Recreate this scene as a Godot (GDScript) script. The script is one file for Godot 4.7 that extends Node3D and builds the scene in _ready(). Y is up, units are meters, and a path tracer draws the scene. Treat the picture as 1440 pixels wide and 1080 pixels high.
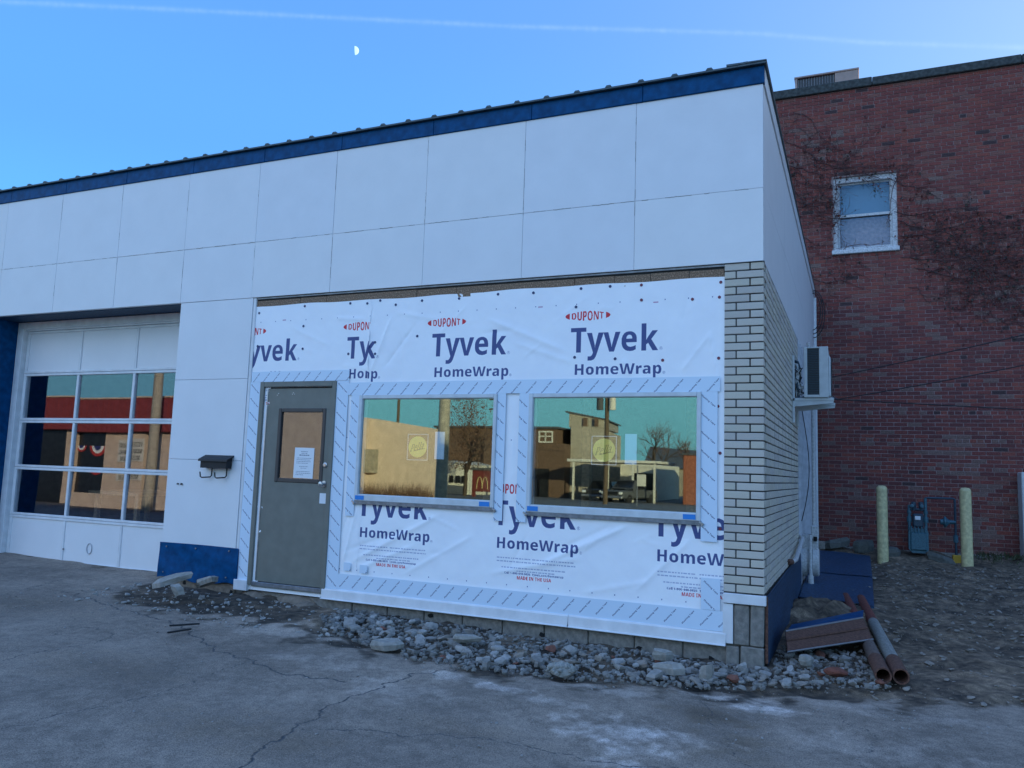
extends Node3D
# A white panelled garage with exposed house wrap beside a red brick building. The wall face of the garage lies in z = 0,
# its right front corner on the y axis; x runs to the right, the lot lies towards +z. Units are metres.

class Geo:
	var v := PackedVector3Array()
	var n := PackedVector3Array()
	var u := PackedVector2Array()
	var u2 := PackedVector2Array()
	var c := PackedColorArray()
	var col := Color.WHITE

	func add(p: Vector3, nn: Vector3, uv: Vector2) -> void:
		v.append(p); n.append(nn); u.append(uv); c.append(col)

	func tri(a: Vector3, b: Vector3, d: Vector3, ua := Vector2.ZERO, ub := Vector2.ZERO, ud := Vector2.ZERO) -> void:
		var nn := (b - a).cross(d - a).normalized()
		add(a, nn, ua); add(d, nn, ud); add(b, nn, ub)

	func trin(a: Vector3, b: Vector3, d: Vector3, na: Vector3, nb: Vector3, nd: Vector3) -> void:
		add(a, na, Vector2.ZERO); add(d, nd, Vector2.ZERO); add(b, nb, Vector2.ZERO)

	func quad(a: Vector3, b: Vector3, d: Vector3, e: Vector3) -> void:
		tri(a, b, d, Vector2(0, 1), Vector2(1, 1), Vector2(1, 0)); tri(a, d, e, Vector2(0, 1), Vector2(1, 0), Vector2(0, 0))

	func face(pts: Array, out: Vector3) -> void:
		var nn: Vector3 = (pts[1] - pts[0]).cross(pts[2] - pts[0])
		var q := pts.duplicate()
		if nn.dot(out) < 0.0:
			q.reverse()
		for i in range(1, q.size() - 1):
			tri(q[0], q[i], q[i + 1])

	func box(at: Vector3, size: Vector3, e := 0.0, b := Basis()) -> void:
		var h := size / 2.0
		if e <= 0.0:
			for a in 3:
				for s in [-1.0, 1.0]:
					var o := Vector3.ZERO; o[a] = s
					var p := []
					for k in [[-1, -1], [1, -1], [1, 1], [-1, 1]]:
						var q := Vector3.ZERO; q[a] = s * h[a]; q[(a + 1) % 3] = k[0] * h[(a + 1) % 3]; q[(a + 2) % 3] = k[1] * h[(a + 2) % 3]
						p.append(at + b * q)
					face(p, b * o)
			return
		for a in 3:
			var a1 := (a + 1) % 3
			var a2 := (a + 2) % 3
			for s in [-1.0, 1.0]:
				var o := Vector3.ZERO; o[a] = s
				var p := []
				for k in [[-1, -1], [1, -1], [1, 1], [-1, 1]]:
					var q := Vector3.ZERO; q[a] = s * h[a]; q[a1] = k[0] * (h[a1] - e); q[a2] = k[1] * (h[a2] - e)
					p.append(at + b * q)
				face(p, b * o)
			for s1 in [-1.0, 1.0]:
				for s2 in [-1.0, 1.0]:
					var p := []
					for k in [[0, -1], [0, 1], [1, 1], [1, -1]]:
						var q := Vector3.ZERO; q[a] = k[1] * (h[a] - e)
						q[a1] = s1 * (h[a1] - (e if k[0] else 0.0)); q[a2] = s2 * (h[a2] - (0.0 if k[0] else e))
						p.append(at + b * q)
					var o := Vector3.ZERO; o[a1] = s1; o[a2] = s2
					face(p, b * o)
		for sx in [-1.0, 1.0]:
			for sy in [-1.0, 1.0]:
				for sz in [-1.0, 1.0]:
					var s := Vector3(sx, sy, sz)
					var p := []
					for a in 3:
						var q := Vector3.ZERO
						for i in 3:
							q[i] = s[i] * (h[i] - (0.0 if i == a else e))
						p.append(at + b * q)
					face(p, b * s)

	func span(a: Vector3, b: Vector3, e := 0.0) -> void:   # a box from corner a to corner b
		box((a + b) / 2.0, (b - a).abs(), e)

	func tube(pts: Array, radii, sides := 8, caps := true) -> void:
		var rings := []
		var side := Vector3.ZERO
		for i in pts.size():
			var t: Vector3 = (pts[mini(i + 1, pts.size() - 1)] - pts[maxi(i - 1, 0)]).normalized()
			if side == Vector3.ZERO:
				side = t.cross(Vector3.UP if absf(t.y) < 0.9 else Vector3.RIGHT).normalized()
			side = (side - t * side.dot(t)).normalized()
			var w := t.cross(side)
			var r: float = radii[i] if radii is Array else radii
			var ring := []
			for k in sides:
				var a := TAU * k / sides
				var d := side * cos(a) + w * sin(a)
				ring.append([pts[i] + d * r, d])
			rings.append(ring)
		for i in range(1, rings.size()):
			for k in sides:
				var m := (k + 1) % sides
				var a = rings[i - 1][k]; var b = rings[i - 1][m]; var d = rings[i][m]; var e = rings[i][k]
				trin(a[0], b[0], d[0], a[1], b[1], d[1]); trin(a[0], d[0], e[0], a[1], d[1], e[1])
		if caps:
			for w in [0, rings.size() - 1]:
				var p := []
				for q in rings[w]:
					p.append(q[0])
				face(p, (pts[0] - pts[1]) if w == 0 else (pts[w] - pts[w - 1]))

	func lathe(at: Vector3, axis: Vector3, profile: Array, sides := 16) -> void:   # profile: [distance along the axis, radius]
		var side := axis.cross(Vector3.UP if absf(axis.y) < 0.9 else Vector3.RIGHT).normalized()
		var w := axis.cross(side)
		for i in range(1, profile.size()):
			var p0: Array = profile[i - 1]; var p1: Array = profile[i]
			for k in sides:
				var a := TAU * k / sides; var b := TAU * (k + 1) / sides
				var da := side * cos(a) + w * sin(a); var db := side * cos(b) + w * sin(b)
				var dr: float = p1[1] - p0[1]; var dl: float = p1[0] - p0[0]
				var na := (da * dl - axis * dr).normalized(); var nb := (db * dl - axis * dr).normalized()
				var q0a: Vector3 = at + axis * p0[0] + da * p0[1]; var q0b: Vector3 = at + axis * p0[0] + db * p0[1]
				var q1a: Vector3 = at + axis * p1[0] + da * p1[1]; var q1b: Vector3 = at + axis * p1[0] + db * p1[1]
				trin(q0a, q0b, q1b, na, nb, nb); trin(q0a, q1b, q1a, na, nb, na)

	func prism(outline: Array, along: Vector3) -> void:   # a flat outline pushed along a vector
		var mid := Vector3.ZERO
		for p in outline:
			mid += p
		mid /= outline.size()
		var far := []
		for p in outline:
			far.append(p + along)
		face(outline, -along); face(far, along)
		for i in outline.size():
			var a: Vector3 = outline[i]; var b: Vector3 = outline[(i + 1) % outline.size()]
			face([a, b, b + along, a + along], (a + b) / 2.0 - mid)

	func mesh(origin: Vector3, m: Material) -> ArrayMesh:
		var s := []
		s.resize(Mesh.ARRAY_MAX)
		var w := v.duplicate()
		for i in w.size():
			w[i] -= origin
		s[Mesh.ARRAY_VERTEX] = w; s[Mesh.ARRAY_NORMAL] = n; s[Mesh.ARRAY_TEX_UV] = u; s[Mesh.ARRAY_COLOR] = c
		if u2.size() == v.size():
			s[Mesh.ARRAY_TEX_UV2] = u2
		var am := ArrayMesh.new()
		am.add_surface_from_arrays(Mesh.PRIMITIVE_TRIANGLES, s)
		am.surface_set_material(0, m)
		return am

var M := {}
var rng := RandomNumberGenerator.new()
var taken := {}

# ---------- naming ----------
func numbered(called: String) -> String:
	var k: int = taken.get(called, 0)
	taken[called] = k + 1
	return called if k == 0 else "%s_%03d" % [called, k]

func origin_of(o: Node) -> Vector3:
	var p := Vector3.ZERO
	while o is Node3D and o != self:
		p += o.position
		o = o.get_parent()
	return p

func tag(o: Node3D, label: String, category: String, group := "") -> Node3D:
	o.set_meta("label", label); o.set_meta("category", category)
	if group:
		o.set_meta("group", group)
	return o

func thing(called: String, at: Vector3, label: String, category: String, group := "") -> Node3D:
	var o := Node3D.new()
	o.name = numbered(called); o.position = at
	add_child(o)
	return tag(o, label, category, group)

func part(called: String, g: Geo, m: Material, parent: Node3D) -> MeshInstance3D:
	var o := MeshInstance3D.new()
	o.name = called
	o.mesh = g.mesh(origin_of(parent), m)
	parent.add_child(o, true)
	return o

func piece(called: String, mesh: Mesh, at: Vector3, parent: Node3D, turn := Basis()) -> MeshInstance3D:
	var o := MeshInstance3D.new()
	o.name = called; o.mesh = mesh
	o.transform = Transform3D(turn, at - origin_of(parent))
	parent.add_child(o, true)
	return o

func single(called: String, g: Geo, m: Material, label: String, category: String, at := Vector3.ZERO, group := "") -> MeshInstance3D:
	var o := MeshInstance3D.new()
	o.name = numbered(called); o.position = at
	o.mesh = g.mesh(at, m)
	add_child(o)
	tag(o, label, category, group)
	return o

func struct(called: String, g: Geo, m: Material) -> MeshInstance3D:
	var o := MeshInstance3D.new()
	o.name = numbered(called)
	o.mesh = g.mesh(Vector3.ZERO, m)
	o.set_meta("kind", "structure")
	add_child(o)
	return o

# ---------- materials ----------
func noise(freq: float, lo: float, hi: float, seed_: int, octaves := 4, kind := FastNoiseLite.TYPE_SIMPLEX_SMOOTH, size := 512) -> NoiseTexture2D:
	var f := FastNoiseLite.new()
	f.noise_type = kind; f.frequency = freq; f.seed = seed_; f.fractal_octaves = octaves
	var t := NoiseTexture2D.new()
	t.width = size; t.height = size; t.seamless = true; t.noise = f; t.normalize = true
	var g := Gradient.new()
	g.set_color(0, Color(lo, lo, lo)); g.set_color(1, Color(hi, hi, hi))
	t.color_ramp = g
	return t

func lin(r: float, g: float, b: float, a := 1.0) -> Color:
	var k := Color(r, g, b).linear_to_srgb()
	k.a = a
	return k

func mk(base: Color, rough: float, tex: Texture2D = null, scale := 1.0, bump: Texture2D = null, deep := 0.0, metal := 0.0) -> StandardMaterial3D:
	var m := StandardMaterial3D.new()
	m.albedo_color = base; m.roughness = rough; m.metallic = metal
	m.uv1_triplanar = true; m.uv1_world_triplanar = true; m.uv1_scale = Vector3(scale, scale, scale)
	if tex:
		m.albedo_texture = tex
	if bump:
		m.heightmap_enabled = true; m.heightmap_texture = bump; m.heightmap_scale = deep
	return m

func vc(m: StandardMaterial3D) -> StandardMaterial3D:
	m.vertex_color_use_as_albedo = true
	return m

func glass(tint: Color, coating: float) -> StandardMaterial3D:   # coated glass: it mirrors this share of the light and lets the rest through
	var m := StandardMaterial3D.new()
	if blank == null:
		var im := Image.create_empty(4, 4, false, Image.FORMAT_RGB8)
		im.fill(Color.WHITE)
		blank = ImageTexture.create_from_image(im)
	m.albedo_color = Color(tint.r, tint.g, tint.b, coating)
	m.albedo_texture = blank
	m.transparency = BaseMaterial3D.TRANSPARENCY_ALPHA
	m.roughness = 0.01; m.metallic = 1.0
	return m

var blank: ImageTexture

func make_materials() -> void:
	var soft := noise(0.012, 0.90, 1.0, 3)
	var faint := noise(0.010, 0.975, 1.0, 2, 5)
	var mottle := noise(0.02, 0.72, 1.0, 4, 5)
	var strong := noise(0.03, 0.5, 1.0, 5, 5)
	var grain := noise(0.21, 0.75, 1.0, 6, 2)
	var rough_bump := noise(0.06, 0.0, 1.0, 7, 5)
	var fine_bump := noise(0.19, 0.0, 1.0, 8, 2)
	var wood := noise(0.05, 0.45, 1.0, 9, 4, FastNoiseLite.TYPE_CELLULAR)
	M.white_panel = mk(lin(0.785, 0.78, 0.78), 0.5, faint, 0.35, rough_bump, 0.015)
	M.white_panel_grey = mk(lin(0.765, 0.765, 0.775), 0.5, faint, 0.5, rough_bump, 0.015)
	M.white_panel_warm = mk(lin(0.79, 0.78, 0.77), 0.5, faint, 0.42, rough_bump, 0.015)
	M.white_trim = mk(lin(0.80, 0.80, 0.80), 0.45, soft, 0.8)
	M.siding = mk(lin(0.60, 0.60, 0.63), 0.5, mottle, 0.7)
	M.navy = mk(lin(0.001, 0.085, 0.235), 0.45, mottle, 0.8)
	M.navy.metallic_specular = 0.22
	M.navy_dull = mk(lin(0.022, 0.085, 0.18), 0.6, strong, 1.6, rough_bump, 0.15)
	M.roof = mk(lin(0.055, 0.10, 0.12), 0.5, mottle, 1.0)
	M.osb = mk(lin(0.52, 0.34, 0.22), 0.9, wood, 3.0, rough_bump, 0.3)
	M.tin = mk(lin(0.30, 0.31, 0.33), 0.4, mottle, 1.0, null, 0.0, 0.4)
	M.white_brick = vc(mk(Color.WHITE, 0.75, grain, 4.0, fine_bump, 0.25))
	M.dark_mortar = mk(lin(0.10, 0.10, 0.10), 0.95, grain, 5.0, fine_bump, 0.3)
	M.red_brick = vc(mk(Color.WHITE, 0.9, strong, 3.0, rough_bump, 0.4))
	M.red_mortar = mk(lin(0.42, 0.30, 0.29), 0.95, mottle, 1.2, fine_bump, 0.3)
	M.block = mk(lin(0.33, 0.30, 0.26), 0.95, mottle, 1.6, fine_bump, 0.5)
	M.stained = mk(lin(0.30, 0.235, 0.175), 0.95, mottle, 1.3, fine_bump, 0.5)
	M.rubble = vc(mk(Color.WHITE, 0.95, mottle, 2.0, fine_bump, 0.4))
	M.coping = mk(lin(0.085, 0.095, 0.09), 0.8, strong, 0.8)
	M.old_white = mk(lin(0.78, 0.78, 0.79), 0.7, mottle, 2.5, rough_bump, 0.3)
	M.bronze = mk(lin(0.19, 0.19, 0.16), 0.5, soft, 0.8)
	M.bronze_dark = mk(lin(0.075, 0.06, 0.052), 0.5, soft, 0.8)
	M.frame = mk(lin(0.66, 0.69, 0.70), 0.4, soft, 1.0)
	M.steel = mk(lin(0.55, 0.55, 0.55), 0.3, soft, 2.0, null, 0.0, 0.9)
	M.black_metal = mk(lin(0.010, 0.010, 0.012), 0.6, soft, 2.0)
	M.rubber = mk(lin(0.012, 0.012, 0.013), 0.7)
	M.paper = mk(lin(0.75, 0.76, 0.78), 0.8)
	M.ac_case = mk(lin(0.62, 0.64, 0.63), 0.45, soft, 1.2)
	M.grille = mk(lin(0.02, 0.025, 0.03), 0.5)
	M.meter_grey = mk(lin(0.70, 0.69, 0.67), 0.5, mottle, 3.0)
	M.gas_teal = mk(lin(0.06, 0.17, 0.22), 0.5, mottle, 3.0)
	M.gas_dark = mk(lin(0.03, 0.07, 0.105), 0.5, mottle, 3.0)
	M.yellow = mk(lin(0.55, 0.32, 0.03), 0.5)
	M.bollard = mk(lin(0.84, 0.72, 0.38), 0.5, mottle, 1.2)
	M.rust = mk(lin(0.22, 0.10, 0.065), 0.85, strong, 2.0, fine_bump, 0.2)
	M.rust_red = mk(lin(0.32, 0.085, 0.06), 0.8, strong, 2.5, fine_bump, 0.2)
	M.pipe_pale = mk(lin(0.46, 0.46, 0.41), 0.6, strong, 2.5)
	M.nail_red = mk(lin(0.20, 0.035, 0.06), 0.5)
	M.nail_blue = mk(lin(0.035, 0.05, 0.13), 0.5)
	M.tape_blue = mk(lin(0.02, 0.22, 0.62), 0.6)
	M.sticker = mk(lin(0.90, 0.74, 0.14), 0.5)
	M.film = mk(lin(0.62, 0.72, 0.80), 0.5)
	M.hatch_blue = mk(lin(0.028, 0.10, 0.205), 0.55, strong, 1.4, rough_bump, 0.2)
	M.pipe_dirty = mk(lin(0.26, 0.19, 0.155), 0.75, strong, 2.5)
	M.weed = mk(lin(0.05, 0.055, 0.025), 0.9)
	M.blind = mk(lin(0.085, 0.15, 0.20), 0.8)
	M.filler = mk(lin(0.26, 0.255, 0.24), 0.9)
	M.backing = mk(lin(0.42, 0.42, 0.43), 0.8)
	M.hole_shade = mk(lin(0.006, 0.006, 0.006), 0.9)  # near black, stands in for the shade inside holes
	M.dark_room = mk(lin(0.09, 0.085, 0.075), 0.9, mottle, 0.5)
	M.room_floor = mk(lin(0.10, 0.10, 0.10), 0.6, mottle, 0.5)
	M.lumber = mk(lin(0.42, 0.29, 0.16), 0.8, mottle, 2.0)
	M.unit = mk(lin(0.40, 0.29, 0.245), 0.6, soft, 0.8)
	M.coil = mk(lin(0.16, 0.17, 0.18), 0.6, noise(0.35, 0.15, 1.0, 31, 2, FastNoiseLite.TYPE_CELLULAR), 1.4)
	M.vine = mk(lin(0.10, 0.045, 0.042), 0.9)
	M.vine_leaf = vc(mk(Color.WHITE, 0.85))
	M.cable = mk(lin(0.01, 0.01, 0.012), 0.6)
	M.pane_window = glass(Color(0.85, 0.94, 0.90), 0.20)
	M.pane_garage = glass(Color(0.84, 0.88, 0.94), 0.14)
	M.pane_inner = glass(Color(0.8, 0.9, 0.85), 0.06)
	M.pane_door = glass(Color(0.80, 0.88, 0.98), 0.12)
	M.sticker_ink = mk(lin(0.25, 0.20, 0.02), 0.6)
	M.pane_sky = glass(Color(0.60, 0.82, 0.98), 0.05)
	M.sand = mk(lin(0.23, 0.135, 0.075), 0.95, strong, 2.0, rough_bump, 1.2)
	# across the street
	M.tan = mk(lin(0.66, 0.50, 0.37), 0.85, soft, 0.2)
	M.maroon = mk(lin(0.27, 0.045, 0.045), 0.6, soft, 0.4)
	M.dark_window = mk(lin(0.015, 0.017, 0.02), 0.2)
	M.clad = mk(lin(0.42, 0.36, 0.27), 0.6, mottle, 0.3)
	M.far_brick = mk(lin(0.24, 0.14, 0.085), 0.9, strong, 0.5)
	M.far_white = mk(lin(0.68, 0.64, 0.54), 0.7, soft, 0.3)
	M.pole_wood = mk(lin(0.22, 0.15, 0.09), 0.9, strong, 0.8)
	M.pole_pale = mk(lin(0.48, 0.42, 0.32), 0.7, mottle, 0.6)
	M.far_roof = mk(lin(0.10, 0.105, 0.11), 0.8, mottle, 0.2)
	M.bark = mk(lin(0.13, 0.09, 0.065), 0.95, strong, 1.0)
	M.twig = mk(lin(0.16, 0.085, 0.05), 0.95)
	M.red_sign = mk(lin(0.15, 0.03, 0.025), 0.5)
	M.arch = mk(lin(0.50, 0.40, 0.18), 0.5)
	M.flag_red = mk(lin(0.45, 0.03, 0.03), 0.8)
	M.flag_white = mk(lin(0.75, 0.73, 0.68), 0.8)
	M.flag_blue = mk(lin(0.02, 0.03, 0.14), 0.8)

# ---------- ground heights ----------
func gh(x: float, z: float) -> float:
	var h := -0.0175 * clampf(x, -10.0, 0.0)
	h += -0.012 * minf(z, 60.0) if z > 0.0 else 0.027 * minf(-z, 9.0)
	return h

# ---------- lettering ----------
func letters(s: String, weight := 700, family := "Droid Sans") -> PackedVector2Array:   # triangles scaled to 0..1 x 0..1
	var f := SystemFont.new()
	f.font_names = PackedStringArray([family]); f.font_weight = weight
	var t := TextMesh.new()
	t.font = f; t.font_size = 48; t.depth = 0.0; t.text = s; t.curve_step = 1.0
	var a := t.get_mesh_arrays()
	var v: PackedVector3Array = a[Mesh.ARRAY_VERTEX]
	var ix: PackedInt32Array = a[Mesh.ARRAY_INDEX] if a[Mesh.ARRAY_INDEX] != null else PackedInt32Array(range(v.size()))
	var lo := Vector2(1e9, 1e9); var hi := Vector2(-1e9, -1e9)
	for p in v:
		lo = lo.min(Vector2(p.x, p.y)); hi = hi.max(Vector2(p.x, p.y))
	var out := PackedVector2Array()
	for i in ix:
		out.append((Vector2(v[i].x, v[i].y) - lo) / (hi - lo))
	return out

func fill(im: Image, a: Vector2, b: Vector2, c: Vector2, col: Color, clip: Rect2i) -> void:
	var area := (b - a).cross(c - a)
	if absf(area) < 1e-6:
		return
	var x0 := maxi(clip.position.x, int(minf(a.x, minf(b.x, c.x)))); var x1 := mini(clip.end.x - 1, int(maxf(a.x, maxf(b.x, c.x))))
	var y0 := maxi(clip.position.y, int(minf(a.y, minf(b.y, c.y)))); var y1 := mini(clip.end.y - 1, int(maxf(a.y, maxf(b.y, c.y))))
	for y in range(y0, y1 + 1):
		for x in range(x0, x1 + 1):
			var p := Vector2(x + 0.5, y + 0.5)
			var w0 := (b - a).cross(p - a) / area; var w1 := (c - b).cross(p - b) / area; var w2 := (a - c).cross(p - c) / area
			if w0 >= -0.001 and w1 >= -0.001 and w2 >= -0.001:
				im.set_pixel(x, y, col)

func stamp(im: Image, tris: PackedVector2Array, r: Rect2, col: Color, clip: Rect2i) -> void:   # r: where the lettering's box goes, in pixels
	for i in range(0, tris.size(), 3):
		var q := []
		for k in 3:
			var p: Vector2 = tris[i + k]
			q.append(Vector2(r.position.x + p.x * r.size.x, r.position.y + (1.0 - p.y) * r.size.y))
		fill(im, q[0], q[1], q[2], col, clip)

func lensed(tris: PackedVector2Array) -> PackedVector2Array:   # the oval lettering: tall in the middle, low at both ends
	var out := PackedVector2Array()
	for p in tris:
		var t := p.x * 2.0 - 1.0
		out.append(Vector2(p.x, 0.5 + (p.y - 0.5) * (1.0 - 0.42 * t * t)))
	return out

func _ready() -> void:
	rng.seed = 20
	# ---------- camera ----------
	var cam := Camera3D.new()
	cam.name = "camera"
	cam.transform = Transform3D(Basis(Vector3(0.917697, 0.032983, -0.39591), Vector3(0.013724, 0.993321, 0.114564), Vector3(0.397045, -0.110569, 0.911115)), Vector3(0.6638, 1.4758, 6.6894))
	cam.fov = 52.069; cam.near = 0.05; cam.far = 3000.0
	add_child(cam)
	cam.make_current()
	# ---------- sky, sun, exposure ----------
	var env := Environment.new()
	env.background_mode = Environment.BG_SKY
	env.sky = Sky.new()
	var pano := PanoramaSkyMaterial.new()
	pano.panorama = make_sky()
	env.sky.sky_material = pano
	env.background_energy_multiplier = 1.0
	env.tonemap_mode = Environment.TONE_MAPPER_LINEAR
	env.tonemap_exposure = 1.58
	env.sdfgi_enabled = true; env.ssao_enabled = true; env.ssil_enabled = true
	var we := WorldEnvironment.new()
	we.name = "environment"; we.environment = env
	add_child(we)
	var sun := DirectionalLight3D.new()
	sun.name = "sun"
	sun.light_energy = 1.6; sun.light_color = Color(1.0, 0.92, 0.79); sun.light_angular_distance = 0.5; sun.shadow_enabled = true
	sun.look_at_from_position(SUN * 50.0, Vector3.ZERO)
	add_child(sun)
	make_materials()
	make_ground()
	make_garage()
	make_red_building()
	make_yard()
	make_street()
	make_rubble()
	make_moon()

const SUN := Vector3(0.69, 0.205, -0.69)

func ramp(rows: Array, at: float) -> Color:
	var q := 0
	while q < rows.size() - 2 and rows[q + 1][0] < at:
		q += 1
	return (rows[q][1] as Color).lerp(rows[q + 1][1], smoothstep(0.0, 1.0, clampf((at - rows[q][0]) / (rows[q + 1][0] - rows[q][0]), 0, 1)))

func make_sky() -> ImageTexture:
	var W := 512; var H := 256
	var rows := [[0.0, Color(0.352, 0.512, 0.640)], [5.0, Color(0.305, 0.504, 0.720)], [10.0, Color(0.200, 0.456, 0.800)], [15.0, Color(0.100, 0.344, 0.744)], [22.0, Color(0.092, 0.296, 0.705)], [33.0, Color(0.088, 0.260, 0.673)], [60.0, Color(0.076, 0.216, 0.592)], [90.0, Color(0.064, 0.188, 0.545)]]
	var opposite := [[0.0, Color(0.22, 0.54, 0.64)], [6.0, Color(0.25, 0.61, 0.74)], [13.0, Color(0.46, 0.80, 1.22)], [22.0, Color(0.68, 0.96, 1.48)], [36.0, Color(0.50, 0.82, 1.48)], [60.0, Color(0.19, 0.40, 0.98)], [90.0, Color(0.070, 0.204, 0.592)]]  # sky out of view, brightened above the horizon to light the facade
	var im := Image.create_empty(W + 16, H, false, Image.FORMAT_RGBAF)
	var s := SUN.normalized()
	for j in H:
		var el := 90.0 - (j + 0.5) * 180.0 / H
		for i in W + 16:   # eight columns more on each side, so that the two ends meet without a seam
			var az := (i - 8 + 0.5) * TAU / W
			var d := Vector3(sin(az) * cos(deg_to_rad(el)), sin(deg_to_rad(el)), -cos(az) * cos(deg_to_rad(el)))
			var k: Color
			if el < 0.0:
				k = Color(0.16, 0.17, 0.18)
			else:
				var away := smoothstep(-0.1, 0.9, -Vector2(d.x, d.z).normalized().dot(Vector2(s.x, s.z).normalized()))   # share of the brighter sky opposite the sun, raised to light the garage front
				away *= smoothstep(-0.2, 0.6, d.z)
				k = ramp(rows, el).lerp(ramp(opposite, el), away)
				var ang := rad_to_deg(acos(clampf(d.dot(s), -1, 1)))
				var g := exp(-ang * ang / (2.0 * 27.0 * 27.0))
				var g2 := exp(-ang * ang / (2.0 * 9.0 * 9.0))
				k = Color(k.r + g * 0.36 + g2 * 1.2, k.g + g * 0.31 + g2 * 0.9, k.b + g * 0.06 + g2 * 0.4)
			k.a = 1.0
			im.set_pixel(i, j, k)
	W = 4096; H = 2048
	im.resize(W + 128, H, Image.INTERPOLATE_CUBIC)
	im = im.get_region(Rect2i(64, 0, W, H))
	# a thin vapour trail, old and ragged
	var way := [Vector3(-0.80, 0.425, -0.42), Vector3(-0.76665, 0.44421, -0.46361), Vector3(-0.6827, 0.47364, -0.55641), Vector3(-0.51159, 0.50495, -0.6952), Vector3(-0.35571, 0.51203, -0.78186), Vector3(-0.2023, 0.50706, -0.83783), Vector3(-0.08808, 0.49451, -0.8647), Vector3(0.02032, 0.47174, -0.88151), Vector3(0.1629, 0.4394, -0.8834), Vector3(0.34, 0.39, -0.855)]
	var f := FastNoiseLite.new()
	f.seed = 5; f.frequency = 0.03
	var last := -1
	for i in way.size() - 1:
		for t in 400:
			var d: Vector3 = (way[i] as Vector3).lerp(way[i + 1], t / 400.0).normalized()
			var px := fposmod(atan2(d.x, -d.z) / TAU, 1.0) * W
			var py := acos(d.y) / PI * H
			if int(px) == last:
				continue
			last = int(px)
			var wide := 1.35 + 0.6 * f.get_noise_1d(px * 2.0)
			var dense := 0.10 + 0.05 * f.get_noise_1d(px * 1.3 + 400.0)
			for y in range(int(py) - 9, int(py) + 10):
				var off := (y + 0.5 - py) / wide
				var ragged := 1.0 + 0.5 * f.get_noise_2d(px * 7.0, y * 5.0)
				var a := dense * exp(-off * off) * ragged
				if off > 0.0:
					a += 0.06 * exp(-off * 0.8) * maxf(0.0, f.get_noise_1d(px * 16.0))
				var k := im.get_pixel(int(px) % W, y)
				k = k.lerp(Color(0.55, 0.72, 1.0), clampf(a, 0, 0.5))
				k.a = 1.0
				im.set_pixel(int(px) % W, y, k)
	return ImageTexture.create_from_image(im)

func make_moon() -> void:
	# half of the moon, limb towards the sun; a glow stands in for sunlight
	var d := Vector3(-0.5203, 0.47568, -0.70924).normalized()
	var at := d * 1500.0 + Vector3(0.66, 1.48, 6.69)
	var r := 1500.0 * 0.0047
	var side := (SUN - d * SUN.dot(d)).normalized()
	var up := d.cross(side)
	var g := Geo.new()
	var k := 24
	for i in k:
		for j in 12:
			var q := []
			for w in [[i, j], [i + 1, j], [i + 1, j + 1], [i, j + 1]]:
				var la: float = PI * w[0] / k - PI / 2.0
				var lo: float = PI * 0.52 * w[1] / 12.0
				q.append(at + r * (up * sin(la) + cos(la) * (side * cos(lo) - d * sin(lo))))
			g.face(q, (q[0] + q[2]) / 2.0 - at)
	var m := mk(lin(0.05, 0.05, 0.05), 1.0)
	m.emission_enabled = true; m.emission = Color(0.70, 0.85, 0.98); m.emission_energy_multiplier = 1.0
	single("moon", g, m, "pale half moon in the blue sky above the roof", "moon", at)

func grit() -> ImageTexture:   # the small stones in old concrete
	var n := 320
	var r := RandomNumberGenerator.new(); r.seed = 77
	var im := Image.create_empty(n, n, false, Image.FORMAT_L8)
	for y in n:
		for x in n:
			var k := 0.84 + r.randfn() * 0.12
			var q := r.randf()
			if q < 0.02:
				k = 0.45 + 0.2 * r.randf()
			elif q > 0.975:
				k = 1.0
			im.set_pixel(x, y, Color(k, k, k))
	return ImageTexture.create_from_image(im)

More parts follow.
